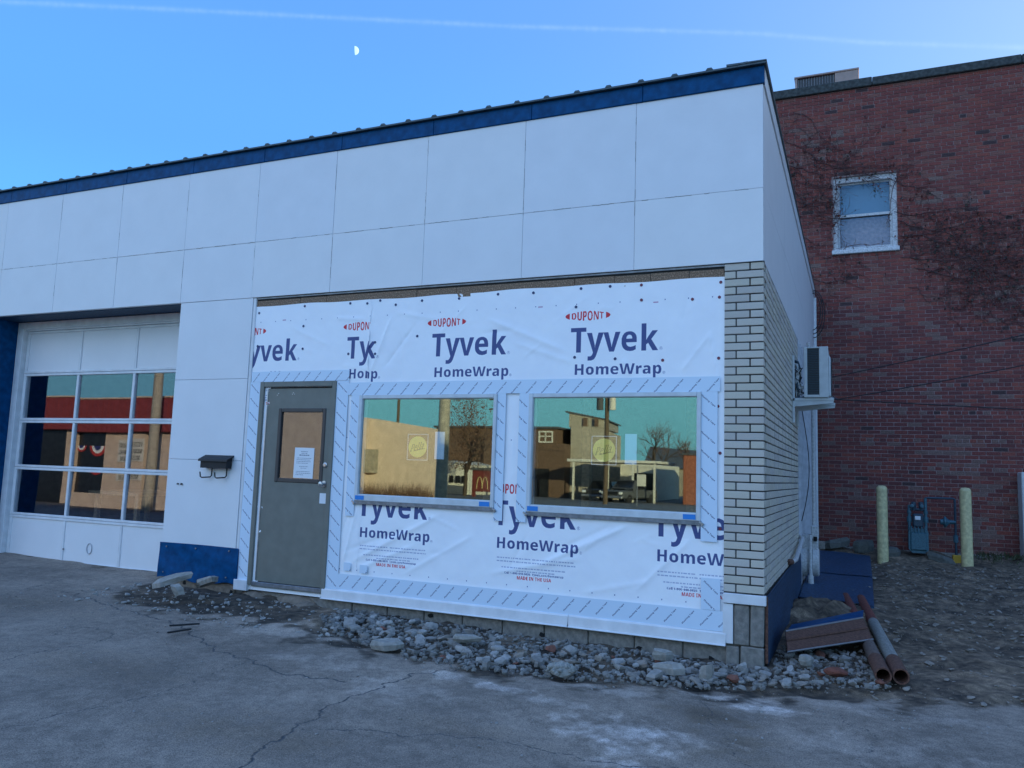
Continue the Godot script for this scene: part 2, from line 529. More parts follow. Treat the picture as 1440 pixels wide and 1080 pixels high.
# ---------- ground ----------
func make_ground() -> void:
	var N := 2048
	var X0 := -10.5; var Z0 := -9.0; var S := 15.0
	var px := S / N
	var nz := []
	for q in [[0.004, 11, 4], [0.02, 12, 3], [0.075, 13, 2], [0.009, 14, 4]]:
		var f := FastNoiseLite.new()
		f.frequency = q[0]; f.seed = q[1]; f.fractal_octaves = q[2]
		var im := f.get_image(N, N, false, false, false)
		im.convert(Image.FORMAT_L8)
		nz.append(im.get_data())
	var n0: PackedByteArray = nz[0]; var n1: PackedByteArray = nz[1]; var n2: PackedByteArray = nz[2]; var n3: PackedByteArray = nz[3]
	var rim := [[-10.5, -0.6], [-6.7, -0.5], [-6.3, 0.75], [-5.5, 1.0], [-4.3, 0.95], [-3.4, 1.1], [-2.0, 1.32], [-1.0, 1.12], [0.0, 0.80], [0.5, 0.60], [1.2, 0.35], [2.0, 0.10], [4.6, -0.5]]
	var edge := PackedFloat32Array()
	for i in N:
		var x := X0 + (i + 0.5) * px
		var q := 0
		while q < rim.size() - 2 and rim[q + 1][0] < x:
			q += 1
		edge.append(lerpf(rim[q][1], rim[q + 1][1], clampf((x - rim[q][0]) / (rim[q + 1][0] - rim[q][0]), 0, 1)))
	var rgb := PackedByteArray(); rgb.resize(N * N * 3)
	var hgt := PackedByteArray(); hgt.resize(N * N)
	for j in N:
		var z := Z0 + (j + 0.5) * px
		for i in N:
			var x := X0 + (i + 0.5) * px
			var at := j * N + i
			if z < -0.65 and x < -0.15:
				continue
			var a := n0[at] / 255.0; var b := n1[at] / 255.0; var d := n2[at] / 255.0; var e := n3[at] / 255.0
			var con := clampf((z - edge[i] + (b - 0.5) * 0.7 + (a - 0.5) * 0.5) * 5.0 + 0.5, 0.0, 1.0)
			var k := 0.80 + 0.26 * (a - 0.5) + 0.20 * (b - 0.5) + 0.16 * (d - 0.5)
			var w := 0.76 + 0.45 * (e - 0.5) + 0.55 * (b - 0.5) + 0.5 * (d - 0.5)
			var damp := 1.0
			if z > -0.7:
				damp = lerpf(0.72 + 0.4 * clampf(e - 0.35, 0.0, 0.6), 1.0, smoothstep(-0.2, 1.2, x + (b - 0.5)))
			var r := lerpf(164.0 * w * damp, 203.0 * k, con); var g := lerpf(140.0 * w * damp, 182.0 * k, con); var bl := lerpf(114.0 * w * damp, 161.0 * k, con)
			rgb[at * 3] = clampi(int(r), 0, 255); rgb[at * 3 + 1] = clampi(int(g), 0, 255); rgb[at * 3 + 2] = clampi(int(bl), 0, 255)
			hgt[at] = clampi(int(lerpf(60.0 + 90.0 * b + 90.0 * d, 130.0 + 16.0 * b + 34.0 * d, con)), 0, 255)
	# plaster dust, oil and scuffs
	var stains := [[-0.07, 0.95, 0.42, 0.16, 70], [0.10, 1.10, 0.25, 0.10, 60], [-0.62, 2.02, 0.42, 0.22, 75], [-0.50, 2.25, 0.25, 0.12, 55], [-0.20, 1.95, 0.30, 0.10, 50], [-1.21, 1.74, 0.30, 0.10, 45], [-1.60, 1.60, 0.28, 0.09, 75], [-1.95, 1.52, 0.25, 0.10, 60], [-0.40, 2.5, 0.2, 0.08, 80], [-2.9, 1.7, 0.5, 0.2, 22], [-3.85, 1.15, 0.6, 0.22, 28], [-2.1, 2.0, 0.5, 0.25, 22], [-0.9, 1.25, 0.35, 0.12, 40],
		[-0.18, 1.45, 0.28, 0.16, -55], [0.02, 1.95, 0.3, 0.35, -50], [-2.46, 3.1, 0.6, 0.3, -30], [-4.2, 2.6, 0.7, 0.35, -22], [-6.5, 1.6, 1.0, 0.4, -20], [-1.4, 2.5, 0.5, 0.2, -22], [0.7, 1.6, 0.5, 0.3, 22], [0.9, 0.75, 0.5, 0.15, 24]]
	for s in stains:
		var x0 := maxi(0, int((s[0] - s[2] * 1.6 - X0) / px)); var x1 := mini(N - 1, int((s[0] + s[2] * 1.6 - X0) / px))
		var z0 := maxi(0, int((s[1] - s[3] * 1.6 - Z0) / px)); var z1 := mini(N - 1, int((s[1] + s[3] * 1.6 - Z0) / px))
		for j in range(z0, z1):
			for i in range(x0, x1):
				var at := j * N + i
				var q := Vector2((X0 + i * px - s[0]) / s[2], (Z0 + j * px - s[1]) / s[3]).length()
				var m := clampf(1.15 - q + (n1[at] / 255.0 - 0.5) * 2.2 + (n2[at] / 255.0 - 0.5) * 0.8, 0.0, 1.0) * clampf((1.6 - q) * 2.0, 0.0, 1.0)
				for t in 3:
					rgb[at * 3 + t] = clampi(int(rgb[at * 3 + t] + m * s[4] * 0.65 * (1.04 if t == 2 else 1.0)), 0, 255)
	# cracks in the old slab
	var wob := FastNoiseLite.new()
	wob.seed = 8; wob.frequency = 1.4; wob.fractal_octaves = 4
	var cracks := [[0.010, Vector2(-2.10, 4.2), Vector2(-2.14, 3.42), Vector2(-2.30, 2.47), Vector2(-2.22, 1.56), Vector2(-2.0, 1.25)],
		[0.011, Vector2(-6.8, 0.9), Vector2(-5.6, 1.25), Vector2(-4.86, 1.34), Vector2(-3.9, 1.83), Vector2(-2.98, 2.11), Vector2(-2.5, 2.05)],
		[0.006, Vector2(-5.4, 1.9), Vector2(-4.86, 1.9), Vector2(-4.75, 2.08), Vector2(-4.81, 2.88), Vector2(-4.9, 3.4)],
		[0.006, Vector2(-2.2, 2.9), Vector2(-1.51, 2.62), Vector2(-1.18, 2.50), Vector2(-0.52, 2.50), Vector2(-0.1, 2.4)],
		[0.004, Vector2(-0.3, 1.1), Vector2(-0.1, 1.7), Vector2(0.2, 2.4)], [0.004, Vector2(0.5, 0.9), Vector2(0.75, 1.4), Vector2(0.7, 2.0)], [0.004, Vector2(-7.5, 0.3), Vector2(-7.0, 1.4), Vector2(-6.9, 2.4)], [0.005, Vector2(-3.4, 2.0), Vector2(-3.3, 2.9), Vector2(-3.6, 3.9)]]
	for c in cracks:
		for q in range(1, c.size() - 1):
			var a: Vector2 = c[q]; var b: Vector2 = c[q + 1]
			var steps := int(a.distance_to(b) / (px * 0.5))
			for t in steps:
				var p := a.lerp(b, float(t) / steps)
				p += Vector2(wob.get_noise_2d(p.x * 3.0, p.y * 3.0), wob.get_noise_2d(p.x * 3.0 + 50.0, p.y * 3.0)) * 0.07
				var half: float = c[0] * (0.32 + 0.9 * absf(wob.get_noise_2d(p.x * 9.0, p.y * 9.0)))
				var rad := int(half / px) + 2
				var ci := int((p.x - X0) / px); var cj := int((p.y - Z0) / px)
				for j in range(maxi(0, cj - rad), mini(N, cj + rad + 1)):
					for i in range(maxi(0, ci - rad), mini(N, ci + rad + 1)):
						var dd := Vector2(X0 + (i + 0.5) * px, Z0 + (j + 0.5) * px).distance_to(p)
						if dd < half:
							var at := j * N + i
							for k in 3:
								rgb[at * 3 + k] = mini(rgb[at * 3 + k], 88)
							hgt[at] = 60
	var tex := ImageTexture.create_from_image(Image.create_from_data(N, N, false, Image.FORMAT_RGB8, rgb))
	var htex := ImageTexture.create_from_image(Image.create_from_data(N, N, false, Image.FORMAT_L8, hgt))
	var m := StandardMaterial3D.new()
	m.albedo_texture = tex; m.roughness = 0.93
	m.heightmap_enabled = true; m.heightmap_texture = htex; m.heightmap_scale = 2.0
	m.detail_enabled = true; m.detail_blend_mode = BaseMaterial3D.BLEND_MODE_MUL; m.detail_uv_layer = BaseMaterial3D.DETAIL_UV_2
	m.detail_albedo = grit()
	var f1 := FastNoiseLite.new(); f1.seed = 31; f1.frequency = 0.7; f1.fractal_octaves = 4
	var f2 := FastNoiseLite.new(); f2.seed = 32; f2.frequency = 3.5; f2.fractal_octaves = 3
	var lot := Geo.new()
	var step := 0.075
	var cells := int(S / step)
	var hs := PackedFloat32Array()
	for j in cells + 1:
		for i in cells + 1:
			var x := X0 + i * step; var z := Z0 + j * step
			var con := clampf((z - edge[mini(N - 1, int(i * step / px))]) * 2.0 + 0.5, 0.0, 1.0)
			if x < -6.6 and z > -0.6:
				con = 1.0
			var y := gh(x, z) + (0.018 * f1.get_noise_2d(x, z)) * con + (1.0 - con) * (0.05 * f1.get_noise_2d(x, z) + 0.035 * f2.get_noise_2d(x, z) - 0.015)
			if z < -6.5 and x > -0.3:
				y += 0.17 * exp(-pow((z + 8.5) / 0.55, 2.0)) * (0.8 + 0.7 * f1.get_noise_2d(x * 1.5, 3.0))
			if x < 1.05 and x > -0.3 and z < -3.3 and z > -8.1:
				y = minf(y, gh(x, z) - 0.035)   # flat below the hatch
			if x > -0.02 and x < 1.0 and z < 0.0 and z > -3.6:   # the sandy mound beside the skirting
				y += 0.10 * exp(-pow((z + 2.6) / 0.55, 2.0)) * exp(-pow((x - 0.25) / 0.4, 2.0)) * (1.0 + f2.get_noise_2d(x, z))
			hs.append(y)
	for j in cells:
		for i in cells:
			var x := X0 + i * step; var z := Z0 + j * step
			if z < -0.8 and x < -0.3:
				continue
			var q := []
			for w in [[0, 1], [1, 1], [1, 0], [0, 0]]:
				q.append(Vector3(x + w[0] * step, hs[(j + w[1]) * (cells + 1) + i + w[0]], z + w[1] * step))
			for t in [[0, 1, 2], [0, 2, 3]]:
				for k in [t[0], t[2], t[1]]:
					var p: Vector3 = q[k]
					var gi := int(round((p.x - X0) / step)); var gj := int(round((p.z - Z0) / step))
					var row := cells + 1
					var nn := Vector3(hs[gj * row + maxi(gi - 1, 0)] - hs[gj * row + mini(gi + 1, cells)], 2.0 * step, hs[maxi(gj - 1, 0) * row + gi] - hs[mini(gj + 1, cells) * row + gi]).normalized()
					lot.add(p, nn, Vector2((p.x - X0) / S, (p.z - Z0) / S))
					lot.u2.append(Vector2(p.x, p.z).rotated(0.6) / 1.13)
	struct("ground", lot, m)
	# the rest of the land as far as the horizon, with the same slopes, 6 cm below the lot where they overlap
	var far := Geo.new()
	var xs := [-900.0, -300.0, -120.0, -70.0, -45.0, -30.0, -20.0, -10.4, 0.0, 4.4, 10.0, 20.0, 40.0, 90.0, 300.0, 900.0]
	var zs := [-900.0, -300.0, -100.0, -40.0, -20.0, -9.0, 0.0, 5.9, 12.0, 20.0, 30.0, 45.0, 60.0, 90.0, 200.0, 900.0]
	for i in xs.size() - 1:
		for j in zs.size() - 1:
			if xs[i] >= -10.41 and xs[i] < 4.3 and zs[j] >= -9.01 and zs[j] < 5.8:
				continue   # the lot above is laid here
			var q := []
			for w in [[i, j + 1], [i + 1, j + 1], [i + 1, j], [i, j]]:
				q.append(Vector3(xs[w[0]], gh(xs[w[0]], zs[w[1]]) - 0.06, zs[w[1]]))
			far.face(q, Vector3.UP)
	struct("street", far, mk(lin(0.16, 0.15, 0.135), 0.92, M.block.albedo_texture, 0.25))

# ---------- the garage ----------
const DOOR := Rect2(-5.10, 0.225, 0.845, 2.06)          # openings in the front wall: x, y, width, height
const WIN1 := Rect2(-3.905, 1.165, 1.48, 1.0)
const WIN2 := Rect2(-2.035, 1.165, 1.50, 1.0)

func make_garage() -> void:
	var b := thing("garage_building", Vector3(-6.0, 0.0, -4.0), "long white panelled garage with navy roof trim and bare house wrap around its office front", "building")
	make_fascia(b)
	make_wrap(b)
	make_openings(b)
	make_garage_door(b)
	make_brick_corner(b)
	make_foundation(b)
	make_shell(b)

func make_fascia(b: Node3D) -> void:
	var xs := [-14.0, -12.95, -11.87, -10.80, -9.729, -8.664, -7.584, -6.493, -5.437, -4.390, -3.270, -2.194, -1.106, 0.0]
	for i in xs.size() - 1:
		for r in 2:
			var g := Geo.new()
			var e := 0.0015
			var lo := 3.295 if r == 0 else 3.928
			var hi := 3.925 if r == 0 else 4.847
			g.span(Vector3(xs[i] + 0.0015, lo, -0.05), Vector3(xs[i + 1] - 0.0015, hi, rng.randf_range(-0.002, 0.001)), e)
			part("fascia_panel", g, M[["white_panel", "white_panel_grey", "white_panel_warm"][rng.randi() % 3]], b)
	var backing := Geo.new()   # what shows in the open joints
	backing.span(Vector3(-13.99, 3.30, -0.045), Vector3(-0.004, 4.842, -0.0045))
	part("backing_board", backing, M.backing, b)
	for i in xs.size() - 1:   # cracked filler along the joints
		var g := Geo.new()
		var x: float = xs[i] + rng.randf_range(0.02, 0.2)
		while x < xs[i + 1] - 0.06:
			var l := rng.randf_range(0.04, 0.26)
			var pts := []
			var n := int(l / 0.02) + 2
			for k in n:
				pts.append(Vector3(minf(x + l * k / (n - 1), xs[i + 1] - 0.01), 3.9265 + rng.randf_range(-0.003, 0.003), 0.0005))
			var wide := rng.randf_range(0.0012, 0.0028)
			for k in n - 1:
				g.face([pts[k] + Vector3(0, -wide, 0), pts[k + 1] + Vector3(0, -wide, 0), pts[k + 1] + Vector3(0, wide, 0.001), pts[k] + Vector3(0, wide, 0.001)], Vector3.BACK)
			x += l + rng.randf_range(0.03, 0.22)
		for q in 3:
			var y := rng.randf_range(3.35, 4.7)
			var tall := rng.randf_range(0.05, 0.3)
			for k in 6:
				var y0 := y + tall * k / 6.0
				var w := rng.randf_range(0.0008, 0.0022)
				var xx: float = xs[i + 1] + rng.randf_range(-0.002, 0.002)
				if xx < -0.01:
					g.face([Vector3(xx - w, y0, 0.0009), Vector3(xx + w, y0, 0.0009), Vector3(xx + w, y0 + tall / 6.0, 0.0012), Vector3(xx - w, y0 + tall / 6.0, 0.0012)], Vector3.BACK)
		part("joint_filler", g, M.filler, b).set_meta("kind", "stuff")
	var back := [0.0, -2.1, -4.2, -6.3, -8.35]
	for i in back.size() - 1:
		for r in 2:
			var lo := 3.30 if r == 0 else 3.928
			var hi := 3.925 if r == 0 else 4.847
			var x0: float = -0.006 * back[i]; var x1: float = -0.006 * back[i + 1]
			var z0: float = back[i] - (0.055 if i == 0 else 0.002)
			var g := Geo.new()
			g.prism([Vector3(x0 - 0.05, lo, z0), Vector3(x0 - 0.001, lo, z0), Vector3(x1 - 0.001, lo, back[i + 1] + 0.002), Vector3(x1 - 0.05, lo, back[i + 1] + 0.002)], Vector3(0, hi - lo, 0))
			part("fascia_panel", g, M.white_panel, b)
	# navy trim below the eaves, one length after another
	for i in xs.size() - 1:
		var g := Geo.new()
		g.span(Vector3(xs[i] + 0.06 + 0.0015, 4.848, -0.04), Vector3(xs[i + 1] + (0.06 if i < xs.size() - 2 else 0.012) - 0.0015, 5.005, 0.014), 0.004)
		part("roof_trim", g, M.navy, b)
	var side := Geo.new()
	side.prism([Vector3(-0.04, 4.85, -0.045), Vector3(0.012, 4.85, -0.045), Vector3(0.062, 4.80, -8.35), Vector3(0.01, 4.80, -8.35)], Vector3(0, 0.157, 0))
	part("roof_trim", side, M.white_trim, b)
	# the ribbed roof
	var deck := Geo.new()
	deck.prism([Vector3(-14.0, 5.008, 0.05), Vector3(0.03, 5.008, 0.05), Vector3(0.07, 4.96, -8.4), Vector3(-14.0, 4.96, -8.4)], Vector3(0, 0.016, 0))
	var roof := part("roof", deck, M.roof, b)
	var k := 0
	var x := -0.14
	while x > -14.0:
		var g := Geo.new()
		g.prism([Vector3(x - 0.032, 5.025, 0.053), Vector3(x + 0.032, 5.025, 0.053), Vector3(x + 0.018, 5.044, 0.053), Vector3(x - 0.018, 5.044, 0.053)], Vector3(0, -0.048, -8.44))
		part("roof_rib", g, M.roof, roof)
		k += 1
		x -= 0.305
	var cap := Geo.new()   # the flat flashing over the right end
	cap.prism([Vector3(-0.30, 5.026, 0.056), Vector3(0.034, 5.026, 0.056), Vector3(0.034, 5.035, 0.056), Vector3(-0.30, 5.045, 0.056)], Vector3(0.02, -0.048, -8.4))
	part("ridge_flashing", cap, M.roof, roof)
	# the plain wall between the garage door and the office
	var lows := [0.40, 1.492, 2.392, 3.292]
	for i in 3:
		var g := Geo.new()
		g.span(Vector3(-6.478, lows[i] + 0.0015, -0.06), Vector3(-5.415, lows[i + 1] - 0.0015, -0.004), 0.002)
		part("wall_panel", g, M.white_panel, b)
	var trim := Geo.new()
	trim.span(Vector3(-5.412, 0.22, -0.06), Vector3(-5.372, 3.29, -0.010), 0.004)
	part("corner_trim", trim, M.white_trim, b)
	var plate := Geo.new()   # dented navy plate over the wall's foot
	var cols := 26
	for i in cols:
		for j in 8:
			var q := []
			for w in [[i, j], [i + 1, j], [i + 1, j + 1], [i, j + 1]]:
				var u: float = float(w[0]) / cols; var t: float = w[1] / 8.0
				var low := 0.178 + 0.012 * sin(u * 9.0) + 0.008 * sin(u * 23.0)
				q.append(Vector3(lerpf(-6.493, -5.366, u), lerpf(low, 0.562 + 0.006 * sin(u * 3.1), t), 0.008 + 0.010 * (1.0 - t) * (0.5 + 0.5 * sin(u * 11.0)) + 0.004 * sin(u * 5.0 + t * 6.0)))
			plate.face(q, Vector3.BACK)
	plate.span(Vector3(-6.490, 0.20, -0.058), Vector3(-5.368, 0.555, 0.002))
	var pl := part("foot_plate", plate, M.navy, b)
	for q in [[-6.38, 0.52], [-5.95, 0.525], [-5.48, 0.53], [-6.40, 0.24], [-5.5, 0.25]]:
		var s := Geo.new()
		s.lathe(Vector3(q[0], q[1], 0.012), Vector3.BACK, [[0.0, 0.008], [0.012, 0.008], [0.014, 0.0]], 8)
		part("screw", s, M.tin, pl)

# ---------- house wrap ----------
const WX0 := -5.372
const WX1 := -0.318
const WY0 := 0.15
const WY1 := 3.19

func crease(p: Vector2, a: Vector2, b: Vector2, wide: float) -> float:
	var ab := b - a
	var t := clampf((p - a).dot(ab) / ab.length_squared(), 0.0, 1.0)
	var d := (p - (a + ab * t)).length() / wide
	return exp(-1.6 * d) * smoothstep(0.0, 0.2, t) * smoothstep(1.0, 0.75, t)

var creases := []
var wrap_noise: FastNoiseLite
var wrap_fine: FastNoiseLite

func wrap_z(x: float, y: float) -> float:
	var p := Vector2(x, y)
	var z := -0.024 + 0.0035 * wrap_noise.get_noise_2d(x, y * 0.8) + 0.0012 * wrap_fine.get_noise_2d(x, y)
	for c in creases:
		if absf(x - (c[0].x + c[1].x) / 2.0) < absf(c[0].x - c[1].x) / 2.0 + 0.15:
			z += c[3] * crease(p, c[0], c[1], c[2])
	return z

func make_wrap(b: Node3D) -> void:
	wrap_noise = FastNoiseLite.new(); wrap_noise.seed = 3; wrap_noise.frequency = 1.6; wrap_noise.fractal_octaves = 3
	wrap_fine = FastNoiseLite.new(); wrap_fine.seed = 4; wrap_fine.frequency = 9.0; wrap_fine.fractal_octaves = 2
	creases = [[Vector2(-1.05, 1.08), Vector2(-2.0, 0.62), 0.030, 0.014], [Vector2(-1.25, 1.05), Vector2(-1.75, 0.80), 0.02, -0.008], [Vector2(-1.5, 0.75), Vector2(-2.5, 0.52), 0.035, 0.010], [Vector2(-2.9, 1.08), Vector2(-4.0, 0.50), 0.03, 0.012], [Vector2(-3.3, 0.9), Vector2(-4.05, 0.62), 0.022, -0.008], [Vector2(-3.2, 0.75), Vector2(-3.9, 0.45), 0.024, 0.009], [Vector2(-2.55, 0.9), Vector2(-3.4, 0.42), 0.03, 0.008],
		[Vector2(-3.9, 1.1), Vector2(-4.06, 0.45), 0.02, 0.012], [Vector2(-3.95, 1.15), Vector2(-4.1, 0.75), 0.014, -0.007], [Vector2(-4.02, 2.2), Vector2(-3.99, 1.2), 0.020, 0.012], [Vector2(-4.06, 1.7), Vector2(-4.0, 0.9), 0.014, -0.008], [Vector2(-2.6, 2.95), Vector2(-1.65, 2.55), 0.035, 0.010], [Vector2(-2.3, 2.7), Vector2(-1.6, 2.45), 0.03, 0.007], [Vector2(-3.85, 2.4), Vector2(-3.6, 3.05), 0.025, 0.010], [Vector2(-3.7, 2.45), Vector2(-3.3, 2.95), 0.022, -0.007],
		[Vector2(-3.6, 3.05), Vector2(-2.9, 2.9), 0.025, 0.006], [Vector2(-3.86, 3.12), Vector2(-3.87, 2.35), 0.012, 0.014], [Vector2(-3.9, 2.98), Vector2(-4.35, 3.02), 0.02, 0.007], [Vector2(-0.45, 2.75), Vector2(-0.36, 2.2), 0.018, 0.008], [Vector2(-0.7, 2.35), Vector2(-0.4, 2.75), 0.025, 0.006], [Vector2(-1.2, 2.50), Vector2(-1.12, 2.34), 0.016, 0.012], [Vector2(-2.25, 2.2), Vector2(-2.22, 1.2), 0.02, 0.008], [Vector2(-4.9, 2.95), Vector2(-4.3, 2.7), 0.03, 0.005], [Vector2(-0.55, 1.0), Vector2(-1.1, 0.45), 0.03, 0.008], [Vector2(-0.9, 0.6), Vector2(-1.6, 0.42), 0.03, 0.006]]
	for k in 46:   # many small folds, most of them slanting the way the sheet is pulled
		var at := Vector2(rng.randf_range(-5.2, -0.45), rng.randf_range(0.45, 3.05))
		var way := Vector2.from_angle(rng.randfn(0.55, 0.5)) * rng.randf_range(0.15, 0.5)
		creases.append([at + way / 2.0, at - way / 2.0, rng.randf_range(0.010, 0.022), rng.randf_range(0.002, 0.0065) * (1.0 if rng.randf() < 0.7 else -1.0)])
	# the print, drawn at 2.6 mm a pixel
	var W := 2000; var H := 1204
	var sx := W / (WX1 - WX0); var sy := H / (WY1 - WY0)
	var im := Image.create_empty(W, H, false, Image.FORMAT_RGB8)
	im.fill(Color(0.985, 0.985, 0.985))
	var navy := Color(0.27, 0.32, 0.52); var red := Color(0.85, 0.17, 0.23); var grey := Color(0.60, 0.62, 0.72)
	var big := letters("Tyvek"); var mid := letters("HomeWrap"); var oval := lensed(letters("DUPONT", 700))
	var made := letters("MADE IN THE USA", 700); var call := letters("Call 1-800-448-9835  Tyvek.com/homewrap", 700)
	var reg := letters("®", 400)
	var seam := int((-3.868 - WX0) * sx)
	var left := Rect2i(0, 0, seam, H); var right := Rect2i(seam, 0, W - seam, H)
	var R := func(x0: float, y0: float, x1: float, y1: float) -> Rect2: return Rect2((x0 - WX0) * sx, (WY1 - y1) * sy, (x1 - x0) * sx, (y1 - y0) * sy)
	for q in [[-5.585, 2.795, left], [-4.141, 2.795, left], [-4.590, 2.790, right], [-3.139, 2.790, right], [-1.689, 2.785, right], [-3.905, 1.200, right], [-2.405, 1.196, right], [-0.915, 1.186, right]]:
		var x: float = q[0]; var y: float = q[1]; var clip: Rect2i = q[2]
		stamp(im, big, R.call(x, y - 0.293, x + 0.805, y + 0.025), navy, clip)
		stamp(im, mid, R.call(x + 0.045, y - 0.455, x + 0.835, y - 0.325), navy, clip)
		stamp(im, reg, R.call(x + 0.815, y - 0.215, x + 0.845, y - 0.185), grey, clip)
		stamp(im, reg, R.call(x + 0.845, y - 0.425, x + 0.870, y - 0.400), grey, clip)
		stamp(im, oval, R.call(x + 0.005, y + 0.075, x + 0.305, y + 0.165), red, clip)
		for s in [-1.0, 1.0]:   # the two pointed ends of the oval
			for k in 6:
				var t0 := k / 6.0; var t1 := (k + 1) / 6.0
				var xa: float = x + 0.155 + s * (0.172 + 0.042 * t0); var xb: float = x + 0.155 + s * (0.172 + 0.042 * t1)
				var ha := 0.028 * sqrt(1.0 - t0); var hb := 0.028 * sqrt(1.0 - t1)
				var r: Rect2 = R.call(xa, y + 0.12, xb, y + 0.12)
				var pa := Vector2(r.position.x, r.position.y); var pb := Vector2((xb - WX0) * sx, r.position.y)
				fill(im, pa + Vector2(0, -ha * sy), pb + Vector2(0, -hb * sy), pb + Vector2(0, hb * sy), red, clip)
				fill(im, pa + Vector2(0, -ha * sy), pb + Vector2(0, hb * sy), pa + Vector2(0, ha * sy), red, clip)
		# the small print under it
		for row in [[0.05, 0.37, 0.508], [0.40, 0.80, 0.508], [0.05, 0.37, 0.538], [0.40, 0.80, 0.538], [0.10, 0.72, 0.592], [0.25, 0.60, 0.618]]:
			var xx: float = x + row[0]
			while xx < x + row[1]:
				var w := rng.randf_range(0.012, 0.035)
				var r: Rect2 = R.call(xx, y - row[2] - 0.006, xx + w, y - row[2] + 0.006)
				im.fill_rect(Rect2i(r).intersection(clip), Color(0.70, 0.72, 0.80))
				xx += w + 0.006
		stamp(im, call, R.call(x + 0.13, y - 0.652, x + 0.70, y - 0.628), navy, clip)
		stamp(im, made, R.call(x + 0.255, y - 0.690, x + 0.585, y - 0.660), red, clip)
	# rows of small nailing marks
	for y in [3.02, 0.455, 1.77]:
		var x := -5.3
		while x < WX1:
			im.fill_rect(Rect2i(int((x - WX0) * sx), int((WY1 - y - 0.0) * sy), 3, 4), navy)
			x += 0.2032
	for q in [[-2.02, 3.015], [-0.93, 3.0], [-5.0, 3.03]]:
		im.fill_rect(Rect2i(int((q[0] - WX0) * sx), int((WY1 - q[1]) * sy), 18, 4), Color(0.75, 0.55, 0.65))
	# faint scuffs and weather on the sheet
	var f := FastNoiseLite.new(); f.seed = 9; f.frequency = 0.008; f.fractal_octaves = 4
	var nd := f.get_image(W, H, false, false, false)
	nd.convert(Image.FORMAT_L8)
	var nb := nd.get_data(); var ib := im.get_data()
	for i in W * H:
		var k := 0.97 + 0.03 * nb[i] / 255.0
		ib[i * 3] = int(ib[i * 3] * k); ib[i * 3 + 1] = int(ib[i * 3 + 1] * k); ib[i * 3 + 2] = int(ib[i * 3 + 2] * (k * 0.7 + 0.3))
	im = Image.create_from_data(W, H, false, Image.FORMAT_RGB8, ib)
	var m := StandardMaterial3D.new()
	m.albedo_texture = ImageTexture.create_from_image(im); m.roughness = 0.6; m.texture_repeat = false
	# two sheets: the one over the door ends in a ragged upright edge
	for sheet in 2:
		var xa := WX0 if sheet == 0 else -3.890
		var xb := -3.868 if sheet == 0 else WX1
		var lift := 0.0025 if sheet == 0 else 0.0
		var g := Geo.new()
		var step := 0.018
		var cols := int(ceil((xb - xa) / step)); var rows := int(ceil((WY1 - WY0) / step))
		var grid := []
		for j in rows + 1:
			for i in cols + 1:
				var x := minf(xb, xa + i * step); var y := minf(WY1, WY0 + j * step)
				if sheet == 0 and i == cols:
					x += 0.008 * sin(y * 21.0) + 0.006 * sin(y * 47.0)
				if j == rows:
					y += 0.004 * sin(x * 2.3) + 0.004 * sin(x * 7.7)
				grid.append(Vector3(x, y, wrap_z(x, y) + lift))
		var nrm := []
		for j in rows + 1:
			for i in cols + 1:
				var at := j * (cols + 1) + i
				var du: Vector3 = grid[at + (1 if i < cols else 0)] - grid[at - (1 if i > 0 else 0)]
				var dv: Vector3 = grid[at + ((cols + 1) if j < rows else 0)] - grid[at - ((cols + 1) if j > 0 else 0)]
				nrm.append(du.cross(dv).normalized())
		for j in rows:
			for i in cols:
				var a := j * (cols + 1) + i
				var mid_p: Vector3 = (grid[a] + grid[a + cols + 2]) / 2.0
				var p2 := Vector2(mid_p.x, mid_p.y)
				if DOOR.has_point(p2) or WIN1.has_point(p2) or WIN2.has_point(p2):
					continue
				for k in [a, a + cols + 2, a + 1, a, a + cols + 1, a + cols + 2]:
					var p: Vector3 = grid[k]
					g.add(p, nrm[k], Vector2((p.x - WX0) / (WX1 - WX0), (WY1 - p.y) / (WY1 - WY0)))
		var o := part("house_wrap", g, m, b)
		if sheet == 0:
			o.set_meta("label", "sheet of house wrap over the door with a ragged upright edge")
		for q in [[-4.714, 3.165], [-4.716, 2.948], [-4.706, 2.702], [-4.13, 3.163], [-3.919, 3.151], [-3.765, 3.173], [-3.576, 3.118], [-3.272, 3.144], [-2.857, 3.142], [-3.31, 2.786], [-2.438, 3.159], [-2.072, 3.15], [-1.603, 3.161], [-1.328, 3.164], [-1.041, 3.158], [-1.039, 3.023], [-1.647, 2.992], [-0.591, 3.004], [-0.363, 3.009], [-0.352, 3.138], [-1.649, 2.526], [-1.269, 2.503], [-0.843, 2.479], [-0.367, 2.484], [-0.371, 2.076], [-0.353, 1.685], [-1.481, 1.095], [-1.016, 1.098], [-2.054, 1.10], [-0.512, 1.10], [-2.389, 1.10], [-3.96, 1.11], [-0.35, 1.063], [-3.80, 2.74], [-4.12, 2.63], [-5.33, 3.12], [-5.32, 2.75], [-3.79, 2.62]]:
			if (q[0] < -3.868) == (sheet == 0):
				var z := maxf(wrap_z(q[0], q[1]), wrap_z(q[0] + 0.012, q[1])) + lift
				var disc := Geo.new()
				disc.lathe(Vector3(q[0], q[1], z - 0.003), Vector3.BACK, [[0.0, 0.0135], [0.006, 0.0135], [0.0075, 0.010], [0.0055, 0.006], [0.0055, 0.0]], 10)
				part("cap_nail", disc, M.nail_red if q[0] > -1.2 else M.nail_blue, o)
	# flashing tape, printed on the slant
	var T := 256
	var ti := Image.create_empty(T, T, false, Image.FORMAT_RGB8)
	ti.fill(Color(0.83, 0.89, 0.94))
	var tape := letters("Flashing Tape", 700)
